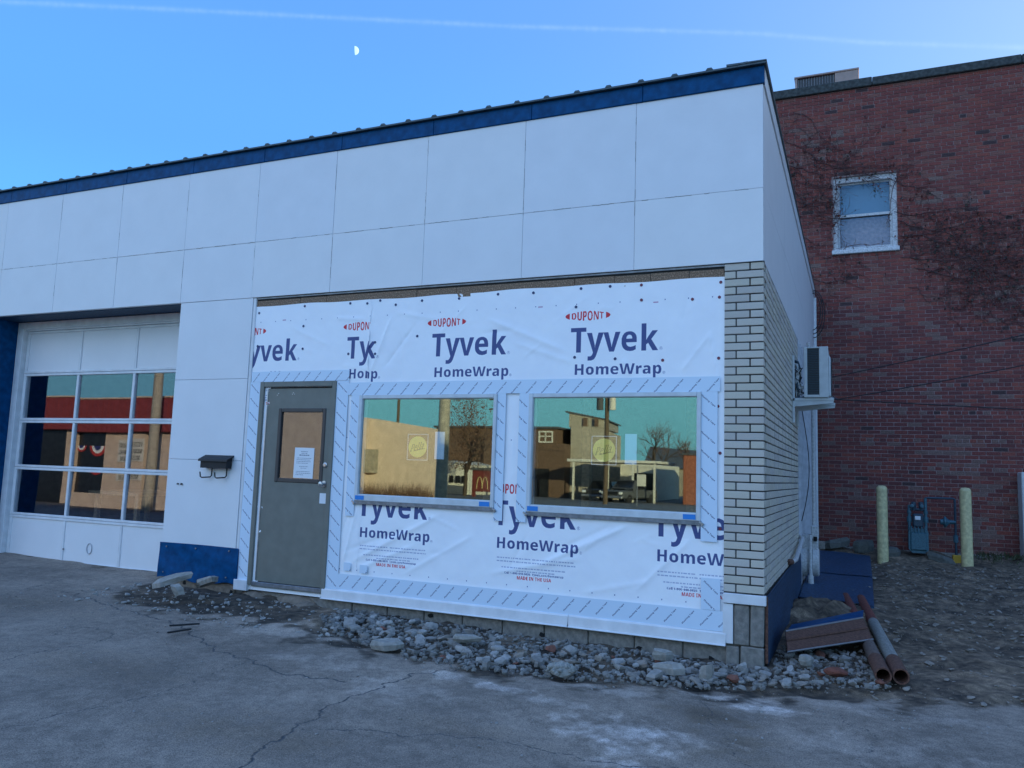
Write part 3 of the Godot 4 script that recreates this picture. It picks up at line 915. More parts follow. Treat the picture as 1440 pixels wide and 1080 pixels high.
	for s in [[0.22, 0.5]]:
		for i in range(0, tape.size(), 3):
			var q := []
			for k in 3:
				var p: Vector2 = tape[i + k]
				var along := (p.x - 0.5) * 0.98 * T; var up := (p.y - 0.5) * 0.115 * T
				var ca := cos(0.86); var sa := sin(0.86)
				q.append(Vector2(0.5 * T + along * ca - up * sa, 0.5 * T - along * sa - up * ca))
			fill(ti, q[0], q[1], q[2], Color(0.16, 0.20, 0.36), Rect2i(0, 0, T, T))
	for i in 9:   # the little mark ahead of the words
		ti.fill_rect(Rect2i(46 + i, 196 + i * 2, 3, 3), Color(0.28, 0.33, 0.46))
	var tape_m := StandardMaterial3D.new()
	tape_m.albedo_texture = ImageTexture.create_from_image(ti); tape_m.roughness = 0.42
	var zt := -0.0085
	for q in [[-5.362, 2.352, -4.085, 2.463, 0.135, false, 0], [-4.085, 2.200, -0.352, 2.328, 0.150, false, 0], [-5.370, 0.155, -5.226, 2.350, 0.150, true, 1], [-4.232, 0.250, -4.083, 2.349, 0.150, true, 1], [-4.040, 0.98, -3.938, 2.199, 0.155, true, 1], [-2.396, 1.02, -2.310, 2.199, 0.155, true, 1], [-2.172, 1.02, -2.075, 2.199, 0.155, true, 1], [-0.505, 0.955, -0.372, 2.199, 0.155, true, 1], [-4.081, 0.245, -0.322, 0.405, 0.148, false, 0], [-0.50, 0.407, -0.345, 0.66, 0.150, true, 1], [-4.02, 0.44, -3.94, 0.52, 0.15, false, 0], [-3.83, 0.43, -3.74, 0.51, 0.15, false, 0]]:
		var g := Geo.new()
		var upright: bool = q[5]
		var n := 24
		for i in n:
			var t0 := float(i) / n; var t1 := float(i + 1) / n
			var pts := []
			for w in [[t0, 0], [t1, 0], [t1, 1], [t0, 1]]:
				var x: float; var y: float
				if upright:
					y = lerpf(q[1], q[3], w[0]); x = lerpf(q[0], q[2], w[1])
				else:
					x = lerpf(q[0], q[2], w[0]); y = lerpf(q[1], q[3], w[1])
				pts.append(Vector3(x, y, zt + 0.0018 * sin(x * 9.0 + y * 7.0) + 0.001 * sin(x * 31.0)))
			for k in ([0, 2, 1, 0, 3, 2] if not upright else [0, 1, 2, 0, 2, 3]):
				var p: Vector3 = pts[k]
				var uv: Vector2 = Vector2(p.x - q[0], q[3] - p.y) / q[4]
				if upright:
					uv = Vector2(q[3] - p.y, q[2] - p.x) / q[4]
				g.add(p, Vector3.BACK, uv)
		zt += 0.0004
		part("flashing_tape", g, tape_m, b)
	# the white metal starter strip along the bottom
	var st := Geo.new()
	st.prism([Vector3(-4.262, 0.246, -0.02), Vector3(-4.262, 0.250, 0.000), Vector3(-4.262, 0.236, 0.010), Vector3(-4.262, 0.158, 0.014), Vector3(-4.262, 0.150, 0.030), Vector3(-4.262, 0.146, 0.028), Vector3(-4.262, 0.150, 0.004), Vector3(-4.262, 0.2, -0.02)], Vector3(2.62, -0.002, 0))
	part("starter_strip", st, M.white_trim, b)
	var st2 := Geo.new()
	st2.prism([Vector3(-1.638, 0.245, -0.02), Vector3(-1.638, 0.249, 0.000), Vector3(-1.638, 0.235, 0.010), Vector3(-1.638, 0.156, 0.014), Vector3(-1.638, 0.148, 0.030), Vector3(-1.638, 0.144, 0.028), Vector3(-1.638, 0.148, 0.004), Vector3(-1.638, 0.2, -0.02)], Vector3(1.340, -0.006, 0))
	part("starter_strip", st2, M.white_trim, b)
	var foot := Geo.new()
	foot.span(Vector3(-5.395, 0.135, -0.03), Vector3(-5.215, 0.245, 0.018), 0.005)
	part("starter_strip", foot, M.white_trim, b)
	var up := Geo.new()
	up.span(Vector3(-0.322, 0.16, -0.02), Vector3(-0.242, 0.471, 0.006), 0.003)
	part("white_upright", up, M.white_trim, b)

# ---------- door and windows ----------
func ring(g: Geo, r0: Vector2, r1: Vector2, s: Array, z0: float, z1: float, e: float) -> void:   # a frame: left, right, top, bottom widths
	g.span(Vector3(r0.x, r0.y, z0), Vector3(r0.x + s[0], r1.y, z1), e)
	g.span(Vector3(r1.x - s[1], r0.y, z0), Vector3(r1.x, r1.y, z1), e)
	g.span(Vector3(r0.x + s[0], r1.y - s[2], z0), Vector3(r1.x - s[1], r1.y, z1 - 0.0015), e)
	g.span(Vector3(r0.x + s[0], r0.y, z0), Vector3(r1.x - s[1], r0.y + s[3], z1 - 0.0015), e)

func make_openings(b: Node3D) -> void:
	# sheathing behind the wrap, left open at door and windows
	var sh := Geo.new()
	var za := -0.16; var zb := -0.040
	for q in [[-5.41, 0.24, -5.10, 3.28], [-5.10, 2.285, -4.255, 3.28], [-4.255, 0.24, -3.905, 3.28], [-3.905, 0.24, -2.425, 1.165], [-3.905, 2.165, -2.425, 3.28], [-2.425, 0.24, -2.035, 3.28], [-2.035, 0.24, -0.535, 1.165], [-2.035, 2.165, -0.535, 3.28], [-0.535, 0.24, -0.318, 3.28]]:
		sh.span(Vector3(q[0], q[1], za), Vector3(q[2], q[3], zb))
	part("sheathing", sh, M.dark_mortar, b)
	var x := -5.40
	for w in [0.62, 0.34, 1.1, 0.45, 1.22, 0.38, 0.33, 0.34, 0.30]:   # the strip of bare board above the wrap, in odd lengths
		var g := Geo.new()
		g.span(Vector3(x + 0.002, 3.155, -0.0385), Vector3(minf(x + w, -0.32) - 0.002, 3.258 + rng.randf_range(-0.006, 0.006), -0.028 + rng.randf_range(-0.003, 0.003)), 0.002)
		part("bare_board", g, M.osb, b)
		x += w
	var lip := Geo.new()
	lip.span(Vector3(-5.40, 3.272, -0.06), Vector3(-0.31, 3.291, -0.018), 0.003)
	part("metal_lip", lip, M.tin, b)
	# door
	var fr := Geo.new()
	ring(fr, Vector2(-5.223, 0.20), Vector2(-4.229, 2.350), [0.052, 0.050, 0.055, 0.0], -0.14, 0.006, 0.003)
	ring(fr, Vector2(-5.171, 0.20), Vector2(-4.279, 2.295), [0.028, 0.018, 0.020, 0.0], -0.14, -0.062, 0.003)
	var frame := part("door", fr, M.bronze, b)
	frame.set_meta("label", "olive grey metal door with a tall glass pane and paper notice")
	var leaf := Geo.new()
	var lx0 := -5.125; var lx1 := -4.283; var ly0 := 0.245; var ly1 := 2.278
	var gx0 := -4.948; var gx1 := -4.372; var gy0 := 1.305; var gy1 := 2.045
	var zl0 := -0.065; var zl1 := -0.020
	leaf.span(Vector3(lx0, ly0, zl0), Vector3(gx0, ly1, zl1)); leaf.span(Vector3(gx1, ly0, zl0), Vector3(lx1, ly1, zl1))
	leaf.span(Vector3(gx0, ly0, zl0), Vector3(gx1, gy0, zl1)); leaf.span(Vector3(gx0, gy1, zl0), Vector3(gx1, ly1, zl1))
	part("leaf", leaf, M.bronze, frame)
	var bead := Geo.new()
	ring(bead, Vector2(gx0 - 0.02, gy0 - 0.02), Vector2(gx1 + 0.02, gy1 + 0.02), [0.042, 0.042, 0.042, 0.042], -0.062, -0.0105, 0.006)
	part("glazing_bead", bead, M.bronze_dark, frame)
	var pn := Geo.new()
	pn.span(Vector3(gx0 + 0.01, gy0 + 0.01, -0.037), Vector3(gx1 - 0.01, gy1 - 0.01, -0.033))
	part("pane", pn, M.pane_door, frame)
	var hinge := Geo.new()
	hinge.span(Vector3(-5.137, 0.25, -0.05), Vector3(-5.126, 2.272, -0.012), 0.003)
	part("hinge", hinge, M.steel, frame)
	var sweep := Geo.new()
	sweep.span(Vector3(-5.172, 0.188, -0.14), Vector3(-4.280, 0.238, 0.000), 0.004)
	part("threshold", sweep, M.tin, frame)
	var lock := Geo.new()
	lock.lathe(Vector3(-4.325, 1.478, -0.0195), Vector3.BACK, [[0, 0.027], [0.008, 0.026], [0.012, 0.018], [0.016, 0.016], [0.016, 0.0]], 14)
	part("deadbolt", lock, M.steel, frame)
	var knob := Geo.new()
	knob.lathe(Vector3(-4.328, 1.285, -0.0195), Vector3.BACK, [[0, 0.033], [0.006, 0.032], [0.008, 0.013], [0.035, 0.012], [0.042, 0.024], [0.056, 0.029], [0.068, 0.024], [0.073, 0.0]], 16)
	part("knob", knob, M.steel, frame)
	var stick := Geo.new()
	stick.span(Vector3(-4.372, 1.085, -0.0195), Vector3(-4.292, 1.19, -0.0175))
	part("white_sticker", stick, M.paper, frame)
	for q in [[-5.00, 2.205], [-4.985, 2.225], [-4.80, 2.215], [-4.775, 2.215], [-4.79, 2.23]]:
		var s := Geo.new()
		s.lathe(Vector3(q[0], q[1], -0.0198), Vector3.BACK, [[0, 0.006], [0.003, 0.006], [0.004, 0.0]], 8)
		part("screw", s, M.steel, frame)
	var notice := Geo.new()
	notice.quad(Vector3(-4.735, 1.335, -0.0315), Vector3(-4.485, 1.333, -0.0315), Vector3(-4.482, 1.650, -0.0315), Vector3(-4.732, 1.652, -0.0315))
	part("notice", notice, notice_paper(), frame)
	# the two office windows
	make_window(b, Vector2(-3.936, 1.136), Vector2(-2.397, 2.198), [-3.44, -3.055], "left window in house wrap, round yellow sticker near its right side")
	make_window(b, Vector2(-2.073, 1.118), Vector2(-0.505, 2.198), [-1.47, -1.17], "right window in house wrap, round yellow sticker at its middle")

func notice_paper() -> StandardMaterial3D:
	var im := Image.create_empty(200, 256, false, Image.FORMAT_RGB8)
	im.fill(Color(0.90, 0.90, 0.90))
	var y := 30
	var r := RandomNumberGenerator.new(); r.seed = 6
	for row in [[70, 1, 5], [60, 1, 5], [100, 1, 9], [0, 0, 0], [150, 0, 4], [140, 0, 4], [150, 0, 4], [120, 0, 4], [0, 0, 0], [90, 1, 4], [60, 1, 4], [0, 0, 0], [140, 0, 4], [150, 0, 4], [80, 0, 4]]:
		var x := (200 - int(row[0])) / 2 if row[1] else 24
		var stop: int = x + row[0]
		while x < stop:
			var w := r.randi_range(6, 18)
			im.fill_rect(Rect2i(x, y, mini(w, stop - x), row[2]), Color(0.45, 0.46, 0.50))
			x += w + 4
		y += 14
	var m := StandardMaterial3D.new()
	m.albedo_texture = ImageTexture.create_from_image(im); m.roughness = 0.85
	return m

func make_window(b: Node3D, lo: Vector2, hi: Vector2, stick: Array, label: String) -> void:
	var g := Geo.new()
	ring(g, lo, hi, [0.040, 0.036, 0.040, 0.062], -0.10, 0.010, 0.005)
	ring(g, lo + Vector2(0.030, 0.052), hi - Vector2(0.026, 0.030), [0.014, 0.014, 0.014, 0.014], -0.09, -0.004, 0.002)
	var fin := Geo.new()
	fin.span(Vector3(lo.x + 0.004, lo.y - 0.034, -0.02), Vector3(hi.x + 0.006, lo.y + 0.001, 0.004), 0.002)
	var w := part("window", g, M.frame, b)
	w.set_meta("label", label)
	part("sill_strip", fin, M.tin, w)
	for z in [-0.0155, -0.0305]:   # double glazing
		var p := Geo.new()
		p.span(Vector3(lo.x + 0.042, lo.y + 0.064, z - 0.0015), Vector3(hi.x - 0.038, hi.y - 0.042, z + 0.0015))
		part("pane", p, M.pane_window if z > -0.02 else M.pane_inner, w)
	for x in [lo.x + 0.015, hi.x - 0.145]:
		var t := Geo.new()
		t.span(Vector3(x, lo.y + 0.010, 0.0095), Vector3(x + 0.105, lo.y + 0.052, 0.0108))
		part("blue_tape", t, M.tape_blue, w)
	for x in [lo.x - 0.008, hi.x + 0.004]:   # crumpled tin at the two lower corners
		var t := Geo.new()
		t.box(Vector3(x, lo.y - 0.012, 0.006), Vector3(0.035, 0.016, 0.02), 0.003, Basis(Vector3.FORWARD, 0.5))
		t.box(Vector3(x + 0.012, lo.y - 0.028, 0.004), Vector3(0.03, 0.014, 0.018), 0.003, Basis(Vector3.FORWARD, -0.7))
		part("corner_flashing", t, M.steel, w)
	var sx: float = stick[0]
	var yc := 1.685 if sx < -3.0 else 1.69
	if sx < -3.0:
		sx = -3.36
	# a clear square with a thin white outline, in it a yellow disc with a line of script
	var sq := Geo.new()
	var cx := sx + 0.115
	ring(sq, Vector2(cx - 0.115, yc - 0.13), Vector2(cx + 0.115, yc + 0.125), [0.006, 0.006, 0.006, 0.006], -0.0222, -0.0212, 0.0)
	part("sticker_outline", sq, M.paper, w)
	var disc := Geo.new()
	disc.lathe(Vector3(cx, yc, -0.0226), Vector3.BACK, [[0, 0.103], [0.0009, 0.103], [0.0009, 0.0]], 32)
	part("yellow_sticker", disc, M.sticker, w)
	var script := Geo.new()
	var tris := letters("Pella", 400, "Droid Serif")
	for i in range(0, tris.size(), 3):
		var q := []
		for k in 3:
			var u: Vector2 = tris[i + k]
			var x := (u.x - 0.5) * 0.145; var y := (u.y - 0.5) * 0.075
			q.append(Vector3(cx + x + y * 0.35, yc + 0.004 + y + x * 0.22, -0.0206))
		script.face(q, Vector3.BACK)
	script.box(Vector3(cx + 0.02, yc - 0.028, -0.0211), Vector3(0.13, 0.004, 0.0008), 0.0, Basis(Vector3.BACK, 0.22))
	part("lettering", script, M.sticker_ink, w)
	var film := Geo.new()
	var fx := -3.055 if sx < -3.0 else -1.165
	film.span(Vector3(fx, 1.57, -0.0227), Vector3(fx + 0.105, 1.835, -0.0217))
	part("paper_label", film, M.film, w)

func make_garage_door(b: Node3D) -> void:
	var zd := -0.45
	var xl := -9.735; var xr := -6.625
	var ys := [0.065, 0.687, 1.321, 1.948, 2.583, 3.165]
	var xc := [xl, -8.668, -7.655, xr]
	# jambs, head and the reveal round the opening
	var j := Geo.new()
	j.span(Vector3(-9.875, 0.05, -0.56), Vector3(-9.735, 3.285, -0.40), 0.006); j.span(Vector3(-9.80, 0.05, -0.56), Vector3(-9.738, 3.2, -0.385), 0.006)
	j.span(Vector3(xr, 0.05, -0.56), Vector3(-6.478, 3.285, -0.40), 0.006)
	j.span(Vector3(-9.735, 3.185, -0.56), Vector3(xr, 3.285, -0.40), 0.006); j.span(Vector3(-9.735, 3.165, -0.56), Vector3(xr, 3.186, -0.42), 0.003)
	part("garage_jamb", j, M.white_trim, b)
	var rev := Geo.new()
	rev.span(Vector3(-10.05, 0.04, -0.6), Vector3(-9.878, 3.293, -0.03), 0.004)
	part("reveal", rev, M.navy, b)
	var sof := Geo.new()
	sof.span(Vector3(-9.878, 3.289, -0.6), Vector3(-6.478, 3.34, -0.052), 0.003)
	part("soffit", sof, M.navy_dull, b)
	var wing := Geo.new()
	wing.span(Vector3(-6.4765, 0.1, -0.6), Vector3(-6.37, 3.285, -0.061), 0.003)
	part("reveal", wing, M.white_panel, b)
	var wl := Geo.new()
	wl.span(Vector3(-14.0, 0.0, -0.3), Vector3(-10.05, 3.293, -0.01), 0.003)
	part("wall_panel", wl, M.white_panel, b)
	# the door: five sections with rails and stiles
	var door := Geo.new()
	for r in 5:
		var y0: float = ys[r] + 0.002; var y1: float = ys[r + 1] - 0.002
		var low := 0.085 if r == 0 else 0.030
		door.span(Vector3(xl, y0, zd - 0.045), Vector3(xr, y0 + low, zd), 0.004)
		door.span(Vector3(xl, y1 - 0.032, zd - 0.045), Vector3(xr, y1, zd), 0.004)
		for i in 4:
			var w := 0.055 if i in [0, 3] else 0.042
			var x: float = xc[i] + (0.0 if i == 0 else -w if i == 3 else -w / 2.0)
			door.span(Vector3(x, y0 + low, zd - 0.045), Vector3(x + w, y1 - 0.032, zd - 0.002), 0.004)
	var d := part("garage_door", door, M.white_trim, b)
	for r in 5:
		for i in 3:
			var x0: float = xc[i] + (0.050 if i == 0 else 0.018); var x1: float = xc[i + 1] - (0.050 if i == 2 else 0.018)
			var y0: float = ys[r] + (0.083 if r == 0 else 0.028); var y1: float = ys[r + 1] - 0.030
			var g := Geo.new()
			if r in [0, 4]:
				g.span(Vector3(x0, y0, zd - 0.03), Vector3(x1, y1, zd - 0.014), 0.0)
				part("panel", g, M.white_panel, d)
			else:
				var lean := 0.0212 if r == 1 else 0.0   # the lowest row of panes leans back a little
				lean += [-0.001, 0.0015, 0.0][i]
				var t := (y1 - y0) / 2.0
				g.box(Vector3((x0 + x1) / 2.0, (y0 + y1) / 2.0, zd - 0.026), Vector3(x1 - x0, y1 - y0, 0.004), 0.0, Basis(Vector3.RIGHT, -lean) * Basis(Vector3.UP, [0.002, 0.0, -0.003][i]))
				part("pane", g, M.pane_garage, d)
	var loop := []
	for k in 17:
		var a := TAU * k / 16.0
		loop.append(Vector3(-8.18 + 0.045 * cos(a), 0.335 + 0.065 * sin(a), zd - 0.008))
	var handle := Geo.new()
	handle.tube(loop, 0.005, 6, false)
	part("ring_handle", handle, M.siding, d)
	for q in [[-8.64, 0.30], [-9.69, 0.15], [-6.9, 0.42]]:
		var s := Geo.new()
		s.lathe(Vector3(q[0], q[1], zd - 0.003), Vector3.BACK, [[0, 0.012], [0.005, 0.011], [0.006, 0.0]], 8)
		part("bolt", s, M.tin, d)
	var bolts := Geo.new()
	bolts.lathe(Vector3(-6.30, 1.215, -0.005), Vector3.BACK, [[0, 0.010], [0.02, 0.009], [0.022, 0.0]], 8); bolts.lathe(Vector3(-6.245, 1.215, -0.005), Vector3.BACK, [[0, 0.012], [0.02, 0.011], [0.022, 0.0]], 8)
	part("wall_bolt", bolts, M.bronze_dark, b)

# ---------- pale brick corner ----------
func brick_mesh(size: Vector3, col: Color, e: float, m: Material) -> ArrayMesh:
	var g := Geo.new()
	g.col = col
	g.box(Vector3.ZERO, size, e)
	return g.mesh(Vector3.ZERO, m)

func make_brick_corner(b: Node3D) -> void:
	var y0 := 0.562; var y1 := 3.292
	var rows := 40
	var ch := (y1 - y0) / rows
	var core := Geo.new()
	core.span(Vector3(-0.318, y0 - 0.02, -0.14), Vector3(-0.014, y1, -0.014))
	core.prism([Vector3(-0.014, y0 - 0.02, -0.014), Vector3(-0.14, y0 - 0.02, -0.014), Vector3(-0.115, y0 - 0.02, -4.0), Vector3(0.010, y0 - 0.02, -4.0)], Vector3(0, y1 - y0 + 0.02, 0))
	var wall := part("brick_wall", core, M.dark_mortar, b)
	wall.set_meta("label", "cream brick corner wall with dark joints")
	var tones := []
	for i in 6:
		var k := rng.randf_range(0.88, 1.05)
		tones.append(Color(0.82 * k, 0.74 * k, 0.625 * k * rng.randf_range(0.95, 1.03)))
	var cache := {}
	var put := func(size: Vector3, at: Vector3, turn: Basis) -> void:
		var t := rng.randi() % 6
		var key := [size, t]
		if not cache.has(key):
			cache[key] = brick_mesh(size, tones[t], 0.0035, M.white_brick)
		piece("brick", cache[key], at, wall, turn)
	var rest := Geo.new()
	var turned := Basis(Vector3.UP, 0.006)
	var count := 0
	for r in rows:
		var y := y0 + (r + 0.5) * ch
		var h := ch - 0.0105
		var gap := 0.011
		# front face: the corner brick is the last one
		var cut := -0.222 if r % 2 == 0 else -0.110
		put.call(Vector3(cut - gap / 2.0 + 0.3175, h, 0.09), Vector3((cut - gap / 2.0 - 0.3175) / 2.0, y, -0.052), Basis())
		put.call(Vector3(-cut - gap / 2.0 - 0.001, h, 0.09), Vector3((cut + gap / 2.0) / 2.0 - 0.0005, y, -0.052), Basis())
		count += 2
		# side face
		var z := -0.099 if r % 2 == 0 else -0.203
		var first := true
		while z > -3.99:
			var l := 0.3985 if not first else (0.3985 if r % 2 == 0 else 0.2945)
			first = false
			var z1 := maxf(z - l, -4.0)
			var size := Vector3(0.05, h, z - z1 - 0.006)
			var at := Vector3(-0.0255 - 0.006 * (z + z1) / 2.0, y, (z + z1) / 2.0)
			if z > -1.9 and count < 296 and size.z > 0.1:
				put.call(Vector3(0.05, h, snappedf(size.z, 0.001)), at, turned)
				count += 1
			elif size.z > 0.02:
				rest.col = tones[rng.randi() % 6]
				rest.box(at, size, 0.0035, turned)
			z = z1
	var o := part("brick", rest, M.white_brick, wall)
	o.set_meta("kind", "stuff")
	# the board below the brick, the navy skirting round the corner
	var ledge := Geo.new()
	ledge.span(Vector3(-0.3175, 0.478, -0.03), Vector3(0.014, 0.556, 0.018), 0.004)
	part("white_ledge", ledge, M.white_trim, b)
	var top := Geo.new()
	top.span(Vector3(-0.318, 3.2925, -0.06), Vector3(0.006, 3.2945, 0.004))
	part("metal_lip", top, M.tin, b)
	var sk := Geo.new()
	for i in 20:
		for j in 5:
			var q := []
			for w in [[i, j], [i + 1, j], [i + 1, j + 1], [i, j + 1]]:
				var z: float = -0.03 - 4.0 * w[0] / 20.0
				var low := 0.02 + 0.02 * sin(z * 3.0) - 0.006 * z
				q.append(Vector3(0.018 - 0.006 * z + 0.004 * sin(z * 5.0 + w[1]) + 0.012 * (1.0 - w[1] / 5.0) * (0.5 + 0.5 * sin(z * 2.3)), lerpf(low, 0.545, w[1] / 5.0), z))
			sk.face(q, Vector3.RIGHT)
	sk.prism([Vector3(0.018, 0.03, -0.03), Vector3(0.006, 0.03, -0.03), Vector3(0.026, 0.06, -4.02), Vector3(0.041, 0.06, -4.02)], Vector3(0, 0.51, 0))
	part("skirting", sk, M.navy_dull, b)
	var edge := Geo.new()
	edge.span(Vector3(0.002, 0.03, -0.045), Vector3(0.0245, 0.545, -0.027), 0.002)
	part("skirting_edge", edge, M.rust, b)

func make_foundation(b: Node3D) -> void:
	var core := Geo.new()
	core.span(Vector3(-6.49, -0.4, -0.30), Vector3(-0.02, 0.135, -0.055))
	core.span(Vector3(-0.318, 0.135, -0.30), Vector3(-0.02, 0.47, -0.055))
	core.prism([Vector3(-0.03, -0.4, -0.06), Vector3(-0.3, -0.4, -0.06), Vector3(-0.3, -0.4, -4.0), Vector3(0.0, -0.4, -4.0)], Vector3(0, 0.94, 0))
	var f := part("foundation", core, M.block, b)
	var x := -4.32
	while x < -0.30:
		for r in 2:
			var w := minf(0.404, -0.02 - x)
			var off := 0.2 if r == 1 else 0.0
			var g := Geo.new()
			var y0 := -0.045 if r == 1 else -0.25
			g.span(Vector3(x + 0.004 - off * 0.0, y0, -0.10), Vector3(x + w - 0.004, y0 + (0.192 if r == 1 else 0.198), -0.030 + rng.randf_range(-0.006, 0.005)), 0.006)
			part("block", g, M.block, f)
		x += 0.408
	# the stacked, cracked blocks under the corner
	for q in [[-0.236, 0.155, -0.118, 0.468, 0.0], [-0.108, 0.155, -0.004, 0.474, 0.02], [-0.185, -0.05, -0.006, 0.148, 0.012], [-0.30, -0.05, -0.196, 0.14, 0.0]]:
		var g := Geo.new()
		g.box(Vector3((q[0] + q[2]) / 2.0, (q[1] + q[3]) / 2.0, -0.062), Vector3(q[2] - q[0], q[3] - q[1], 0.12), 0.008, Basis(Vector3.FORWARD, q[4]))
		part("block", g, M.block, f)
	# stained footing left of the door and the rough step below it
	for q in [[-6.48, -5.93], [-5.925, -5.41]]:
		var g := Geo.new()
		g.span(Vector3(q[0], -0.1, -0.2), Vector3(q[1] - 0.008, 0.182, -0.022 + rng.randf_range(-0.01, 0.01)), 0.015)
		part("footing", g, M.stained, f)
	for q in [[-5.40, -4.93, 0.145, 0.02], [-4.925, -4.32, 0.150, 0.012], [-5.38, -4.6, 0.09, 0.10], [-4.62, -4.28, 0.10, 0.07]]:
		var g := Geo.new()
		rock(g, Vector3((q[0] + q[1]) / 2.0, q[2] - 0.13, q[3] - 0.09), Vector3((q[1] - q[0]) / 2.0, 0.13, 0.12), 9, 0.82)
		part("step", g, M.stained, f)
	for q in [[-3.02, 0.10, 0.020], [-1.90, 0.045, 0.022], [-1.02, 0.03, 0.025], [-3.55, 0.14, 0.012], [-0.42, 0.02, 0.018], [-6.12, 0.14, 0.02], [-5.45, 0.10, 0.02], [-2.40, 0.03, 0.015]]:   # black patches on the blocks, painted as the shade in broken holes
		var g := Geo.new()
		var n := 9
		var pts := []
		for k in n:
			var a := TAU * k / n
			pts.append(Vector3(q[0] + cos(a) * q[2] * rng.randf_range(0.7, 1.7), q[1] + sin(a) * q[2] * rng.randf_range(0.6, 1.3), -0.0215))
		g.prism(pts, Vector3(0, 0, -0.03))
		part("hole_shade_patch", g, M.hole_shade, f)

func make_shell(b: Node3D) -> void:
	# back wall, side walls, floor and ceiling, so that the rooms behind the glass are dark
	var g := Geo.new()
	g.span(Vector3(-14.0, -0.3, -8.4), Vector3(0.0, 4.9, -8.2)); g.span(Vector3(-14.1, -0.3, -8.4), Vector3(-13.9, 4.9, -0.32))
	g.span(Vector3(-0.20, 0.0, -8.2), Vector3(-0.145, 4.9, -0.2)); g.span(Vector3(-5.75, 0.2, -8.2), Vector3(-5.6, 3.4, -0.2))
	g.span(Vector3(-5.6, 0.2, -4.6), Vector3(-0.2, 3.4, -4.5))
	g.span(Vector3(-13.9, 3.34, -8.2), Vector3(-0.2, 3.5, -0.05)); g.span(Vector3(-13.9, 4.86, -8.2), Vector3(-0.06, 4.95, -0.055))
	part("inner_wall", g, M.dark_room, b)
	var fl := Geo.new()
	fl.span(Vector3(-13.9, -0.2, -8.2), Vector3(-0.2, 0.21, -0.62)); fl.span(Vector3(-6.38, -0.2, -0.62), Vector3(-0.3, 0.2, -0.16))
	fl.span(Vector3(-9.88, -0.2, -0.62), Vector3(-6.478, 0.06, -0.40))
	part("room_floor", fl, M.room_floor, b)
	for x in [-3.3, -2.1, -0.95, -0.75]:
		var s := Geo.new()
		s.span(Vector3(x, 0.21, -1.75), Vector3(x + 0.09, 3.34, -1.66), 0.003)
		part("stud", s, M.lumber, b)
	var bench := Geo.new()   # a workbench and a crate in the garage bay
	bench.span(Vector3(-9.6, 0.95, -2.6), Vector3(-8.6, 1.0, -1.5), 0.005)
	for q in [[-9.5, -2.5], [-8.7, -2.5], [-9.5, -1.6], [-8.7, -1.6]]:
		bench.span(Vector3(q[0] - 0.03, 0.21, q[1] - 0.03), Vector3(q[0] + 0.03, 0.95, q[1] + 0.03))
	part("workbench", bench, M.lumber, b)
	# painted siding along the rear half of the side wall
	var sd := Geo.new()
	sd.prism([Vector3(-0.1, 0.45, -4.003), Vector3(0.022, 0.45, -4.003), Vector3(0.048, 0.45, -8.34), Vector3(-0.1, 0.45, -8.34)], Vector3(0, 2.85, 0))
	var side := part("rear_siding", sd, M.siding, b)
	for k in 16:
		var z := -4.08 - k * 0.27
		var rib := Geo.new()
		var x := -0.006 * z
		rib.prism([Vector3(x - 0.004, 0.45, z + 0.035), Vector3(x + 0.016, 0.45, z + 0.018), Vector3(x + 0.016, 0.45, z - 0.018), Vector3(x - 0.004, 0.45, z - 0.035)], Vector3(0, 2.845, 0))
		part("siding_rib", rib, M.siding, side)
	var low := Geo.new()
	low.prism([Vector3(-0.1, -0.1, -4.003), Vector3(0.030, -0.1, -4.003), Vector3(0.055, -0.1, -8.34), Vector3(-0.1, -0.1, -8.34)], Vector3(0, 0.549, 0))
	part("rear_footing", low, M.siding, b)
	var post := Geo.new()
	post.span(Vector3(0.0, 0.0, -8.40), Vector3(0.085, 4.80, -8.342), 0.003)
	part("corner_trim", post, M.white_trim, b)

# ---------- stones ----------
func ico() -> Array:   # a sphere of 80 triangles: [points, faces]
	var t := (1.0 + sqrt(5.0)) / 2.0
	var p := [Vector3(-1, t, 0), Vector3(1, t, 0), Vector3(-1, -t, 0), Vector3(1, -t, 0), Vector3(0, -1, t), Vector3(0, 1, t), Vector3(0, -1, -t), Vector3(0, 1, -t), Vector3(t, 0, -1), Vector3(t, 0, 1), Vector3(-t, 0, -1), Vector3(-t, 0, 1)]
	for i in 12:
		p[i] = p[i].normalized()
	var f := [[0, 11, 5], [0, 5, 1], [0, 1, 7], [0, 7, 10], [0, 10, 11], [1, 5, 9], [5, 11, 4], [11, 10, 2], [10, 7, 6], [7, 1, 8], [3, 9, 4], [3, 4, 2], [3, 2, 6], [3, 6, 8], [3, 8, 9], [4, 9, 5], [2, 4, 11], [6, 2, 10], [8, 6, 7], [9, 8, 1]]
	var seen := {}
	var out := []
	for q in f:
		var m := []
		for k in 3:
			var a: int = q[k]; var b: int = q[(k + 1) % 3]
			var key := Vector2i(mini(a, b), maxi(a, b))
			if not seen.has(key):
				seen[key] = p.size()
				p.append(((p[a] + p[b]) / 2.0).normalized())
			m.append(seen[key])
		out += [[q[0], m[0], m[2]], [q[1], m[1], m[0]], [q[2], m[2], m[1]], [m[0], m[1], m[2]]]
	return [p, out]

var ball := []

